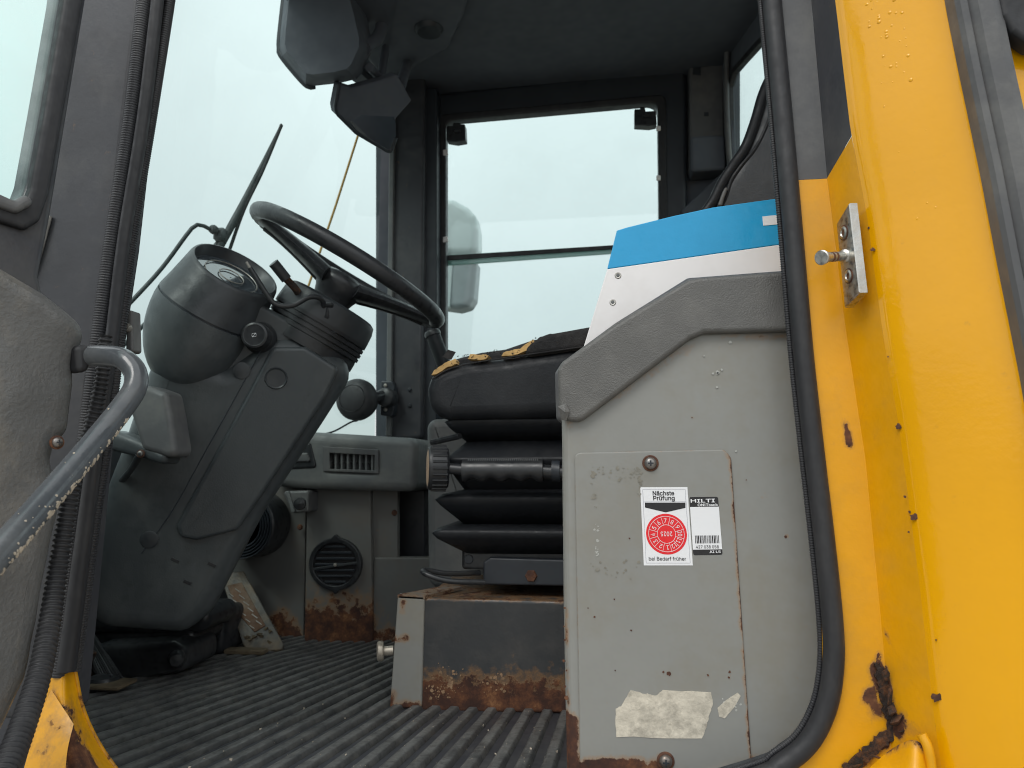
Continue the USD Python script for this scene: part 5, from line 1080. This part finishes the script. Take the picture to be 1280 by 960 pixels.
g_ = np.random.default_rng(4); bars = []; x = 0.1
while x < 0.9:
    w_ = g_.choice([0.012, 0.012, 0.024, 0.036]); bars.append(slip(q, [(x, .665), (x + w_, .665), (x + w_, .80), (x, .80)], Y0 - 0.0007, 0.0002)); x += w_ + g_.choice([0.014, 0.014, 0.026])
part(hl, 'barcode', bars, 'ink_black', smooth=False)

# ================================================================== MIRRORS, LAMP BALL, WIPER, CORD
m1 = thing('rear_view_mirror', 'large dark mirror housing hanging from the ceiling before the windscreen', 'mirror', on(410, 50, y=0.64))
b1 = [(360, -50), (350, 40), (349, 60), (352, 71), (382, 106), (392, 107.5), (424, 104), (445, 99), (452, 92), (464, 66), (465, 52), (458, 20), (440, -50)]
mc = np.mean(b1, 0)
part(m1, 'housing', hull([on(*p, y=0.76) for p in b1] + [on(*p, y=0.73) for p in b1] + [on(*(mc + (np.array(p) - mc) * 0.80 + A(-5, -4)), y=0.63) for p in b1]), 'headliner', smooth=22)
part(m1, 'bezel', tube(even(spline([on(*p, y=0.735) for p in [(361, -50), (351, 40), (350, 60), (353, 71), (382, 105), (393, 107)]], 8), 0.01), 0.0085, 12), 'frame_black')
part(m1, 'mirror_arm', [tube(spline([on(456, 60, y=0.70), on(474, 44, y=0.76), on(480, 10, y=0.80), A(*on(480, -20, y=0.84)[:2], CEIL)], 5), 0.016, 12), tube([on(462, 84, y=0.72), on(476, 98, y=0.80), on(482, 60, y=0.86)], 0.011, 10)], 'headliner')
m2 = thing('wide_angle_mirror', 'smaller angular mirror below the large mirror with glass edge catching sky', 'mirror', on(460, 140, y=0.80))
b2 = [(424, 104), (418.5, 133), (420, 142), (445, 166), (484, 190), (489, 190), (495, 172), (494, 150), (515, 126), (497, 93), (474, 101), (441, 110)]
MP = on(460, 140, y=0.78); MN = unit(A(-0.62, 0.50, 0.60))
part(m2, 'housing', gpl(b2, MP, MN, 0.03, 0.006, round_=0.004), 'headliner')
part(m2, 'mirror_glass', gpl([(437, 152), (452, 144), (492, 146), (494.5, 152), (495, 170), (488.5, 187.5), (484.5, 187.5), (447, 164)], MP - MN * 0.0022, MN, 0.002), 'mirror_glass', smooth=False)
part(m2, 'bezel', tube(even(np.array([onp(*p, MP - MN * 0.002, MN) for p in [(424, 106), (419, 133), (421, 142), (445, 166), (484, 189), (489, 189.5), (495, 172)]]), 0.008), 0.0045, 10), 'frame_black')
part(m2, 'mirror_arm', tube([onp(500, 110, MP + MN * 0.02, MN), on(512, 70, y=1.0), A(*on(512, 30, y=1.0)[:2], CEIL)], 0.014, 12), 'headliner')

lb = thing('work_light', 'round black lamp head on a clamp at the front right pillar', 'lamp', on(443, 498, y=0.99))
LC = on(442.5, 498.5, y=0.99); la = unit(A(-0.12, -1, 0.05)); lr = 26.5 * depth_of(LC) / FPX
part(lb, 'lamp_head', lathe([(0, 0.30 * lr), (lr * 0.25, 0.29 * lr), (lr * 0.5, 0.26 * lr), (lr * 0.75, 0.18 * lr), (lr * 0.93, 0.0), (lr, -0.2 * lr), (lr, -0.45 * lr), (lr * 0.9, -0.75 * lr), (lr * 0.6, -1.0 * lr), (0, -1.1 * lr)], LC, la, 36), 'black_rubber', smooth=60)
for f in (0.3, 0.62):
    part(lb, 'lens_ring', lathe([(lr * f, 0.275 * lr * (1.02 - f * 0.35)), (lr * (f + 0.02), 0.31 * lr * (1.0 - f * 0.35)), (lr * (f + 0.05), 0.268 * lr * (1 - f * 0.38))], LC, la, 30), 'black_plastic')
part(lb, 'clamp_arm', tube([LC + A(0.04, 0.02, 0.0), on(478, 494, y=1.04)], 0.016, 12), 'black_plastic')
part(lb, 'clamp_disc', lathe([(0, 0.02), (0.018, 0.02), (0.026, 0.014), (0.028, 0.0), (0.028, -0.02)], on(483, 497, y=1.05), la, 24), 'black_plastic')
part(lb, 'clamp_plate', ypl([(476, 476), (490, 476), (493, 484), (493, 512), (490, 520), (475, 519)], 1.058, 0.03, 0.004), 'frame_black')
for q in ((482, 482), (482, 512)):
    part(lb, 'clamp_screw', lathe([(0, 0.005), (0.005, 0.004), (0.006, 0)], on(*q, y=1.058) - A(0, 0.0, 0), -Y_, 10), 'dull_steel')
part(lb, 'lamp_wire', tube(spline([LC + A(0, 0.03, -lr), on(438, 528, y=1.02), on(415, 540, y=1.0), on(388, 545, y=0.98)], 6), 0.0025, 6), 'frame_black')

def hit(px, py, push=0.03):
    """Where a sight line leaves through the windscreen, a little outside it."""
    d = ray(px, py); best = 2.6; tri = glass.vertices[glass.faces]
    for a, b, c in tri:
        e1, e2 = b - a, c - a; h = np.cross(d, e2); k = e1 @ h
        if abs(k) < 1e-12: continue
        s = CAM - a; u = (s @ h) / k; qq = np.cross(s, e1); v = (d @ qq) / k; t = (e2 @ qq) / k
        if u >= -1e-6 and v >= -1e-6 and u + v <= 1 + 1e-6 and t > 0.05: best = min(best, t)
    return CAM + d * (best + push)
wp = thing('windscreen_wiper', 'black wiper blade and arm outside the wet windscreen', 'wiper', hit(290, 270))
bl = [hit(352, 155), hit(325, 212), hit(300, 262), hit(284, 292), hit(262, 334)]
bp_ = even(spline(bl, 5), 0.02)
part(wp, 'wiper_blade', tube(bp_, np.interp(np.linspace(0, 1, len(bp_)), [0, 0.35, 0.7, 1], [0.0025, 0.007, 0.0105, 0.008]), 10), 'wiper_grey')
part(wp, 'blade_rubber', tube(even(spline([hit(352, 156, 0.02), hit(328, 214, 0.02), hit(305, 262, 0.02), hit(285, 318, 0.02)], 5), 0.02), 0.0045, 8), 'black_rubber')
part(wp, 'wiper_joint', [rbox(hit(276, 294, 0.04), (0.034, 0.03, 0.036), 0.008), rbox(hit(267, 287, 0.04), (0.022, 0.022, 0.022), 0.006)], 'wiper_grey')
part(wp, 'wiper_arm', tube(even(spline([hit(268, 290, 0.045), hit(256, 283, 0.045), hit(246, 281, 0.045), hit(236, 290, 0.045), hit(200, 338, 0.045), hit(150, 392, 0.045)], 6), 0.02), 0.0052, 10), 'wiper_grey')
part(wp, 'wiper_arm', tube([hit(272, 303, 0.045), hit(220, 366, 0.045), hit(150, 436, 0.045)], 0.0050, 10), 'wiper_grey')
cd = thing('amber_rod', 'thin amber rod slanting behind the windscreen above the steering wheel', 'rod', hit(420, 260, 0.05))
part(cd, 'rod', tube([hit(452, 155, 0.06), hit(420, 256, 0.06), hit(384, 362, 0.06)], 0.0036, 8), 'cord_amber')

xm = thing('exterior_mirror', 'grey exterior mirror seen through the side window', 'mirror', on(575, 310, y=1.72))
part(xm, 'housing', ypl([(530, 246), (566, 247), (584, 257), (594, 268), (597, 285), (597, 318), (530, 318)], 1.72, 0.10, 0.03, steps=5, round_=0.01), 'mirror_shell')
part(xm, 'lower_glass', ypl([(530, 322), (596, 322), (592, 372), (586, 382), (572, 386), (530, 380)], 1.73, 0.09, 0.02, steps=5, round_=0.01), 'mirror_shell_dark')
part(xm, 'housing_rib', ypl([(560, 330), (566, 330), (562, 384), (555, 384)], 1.725, 0.02, 0.003), 'mirror_shell')
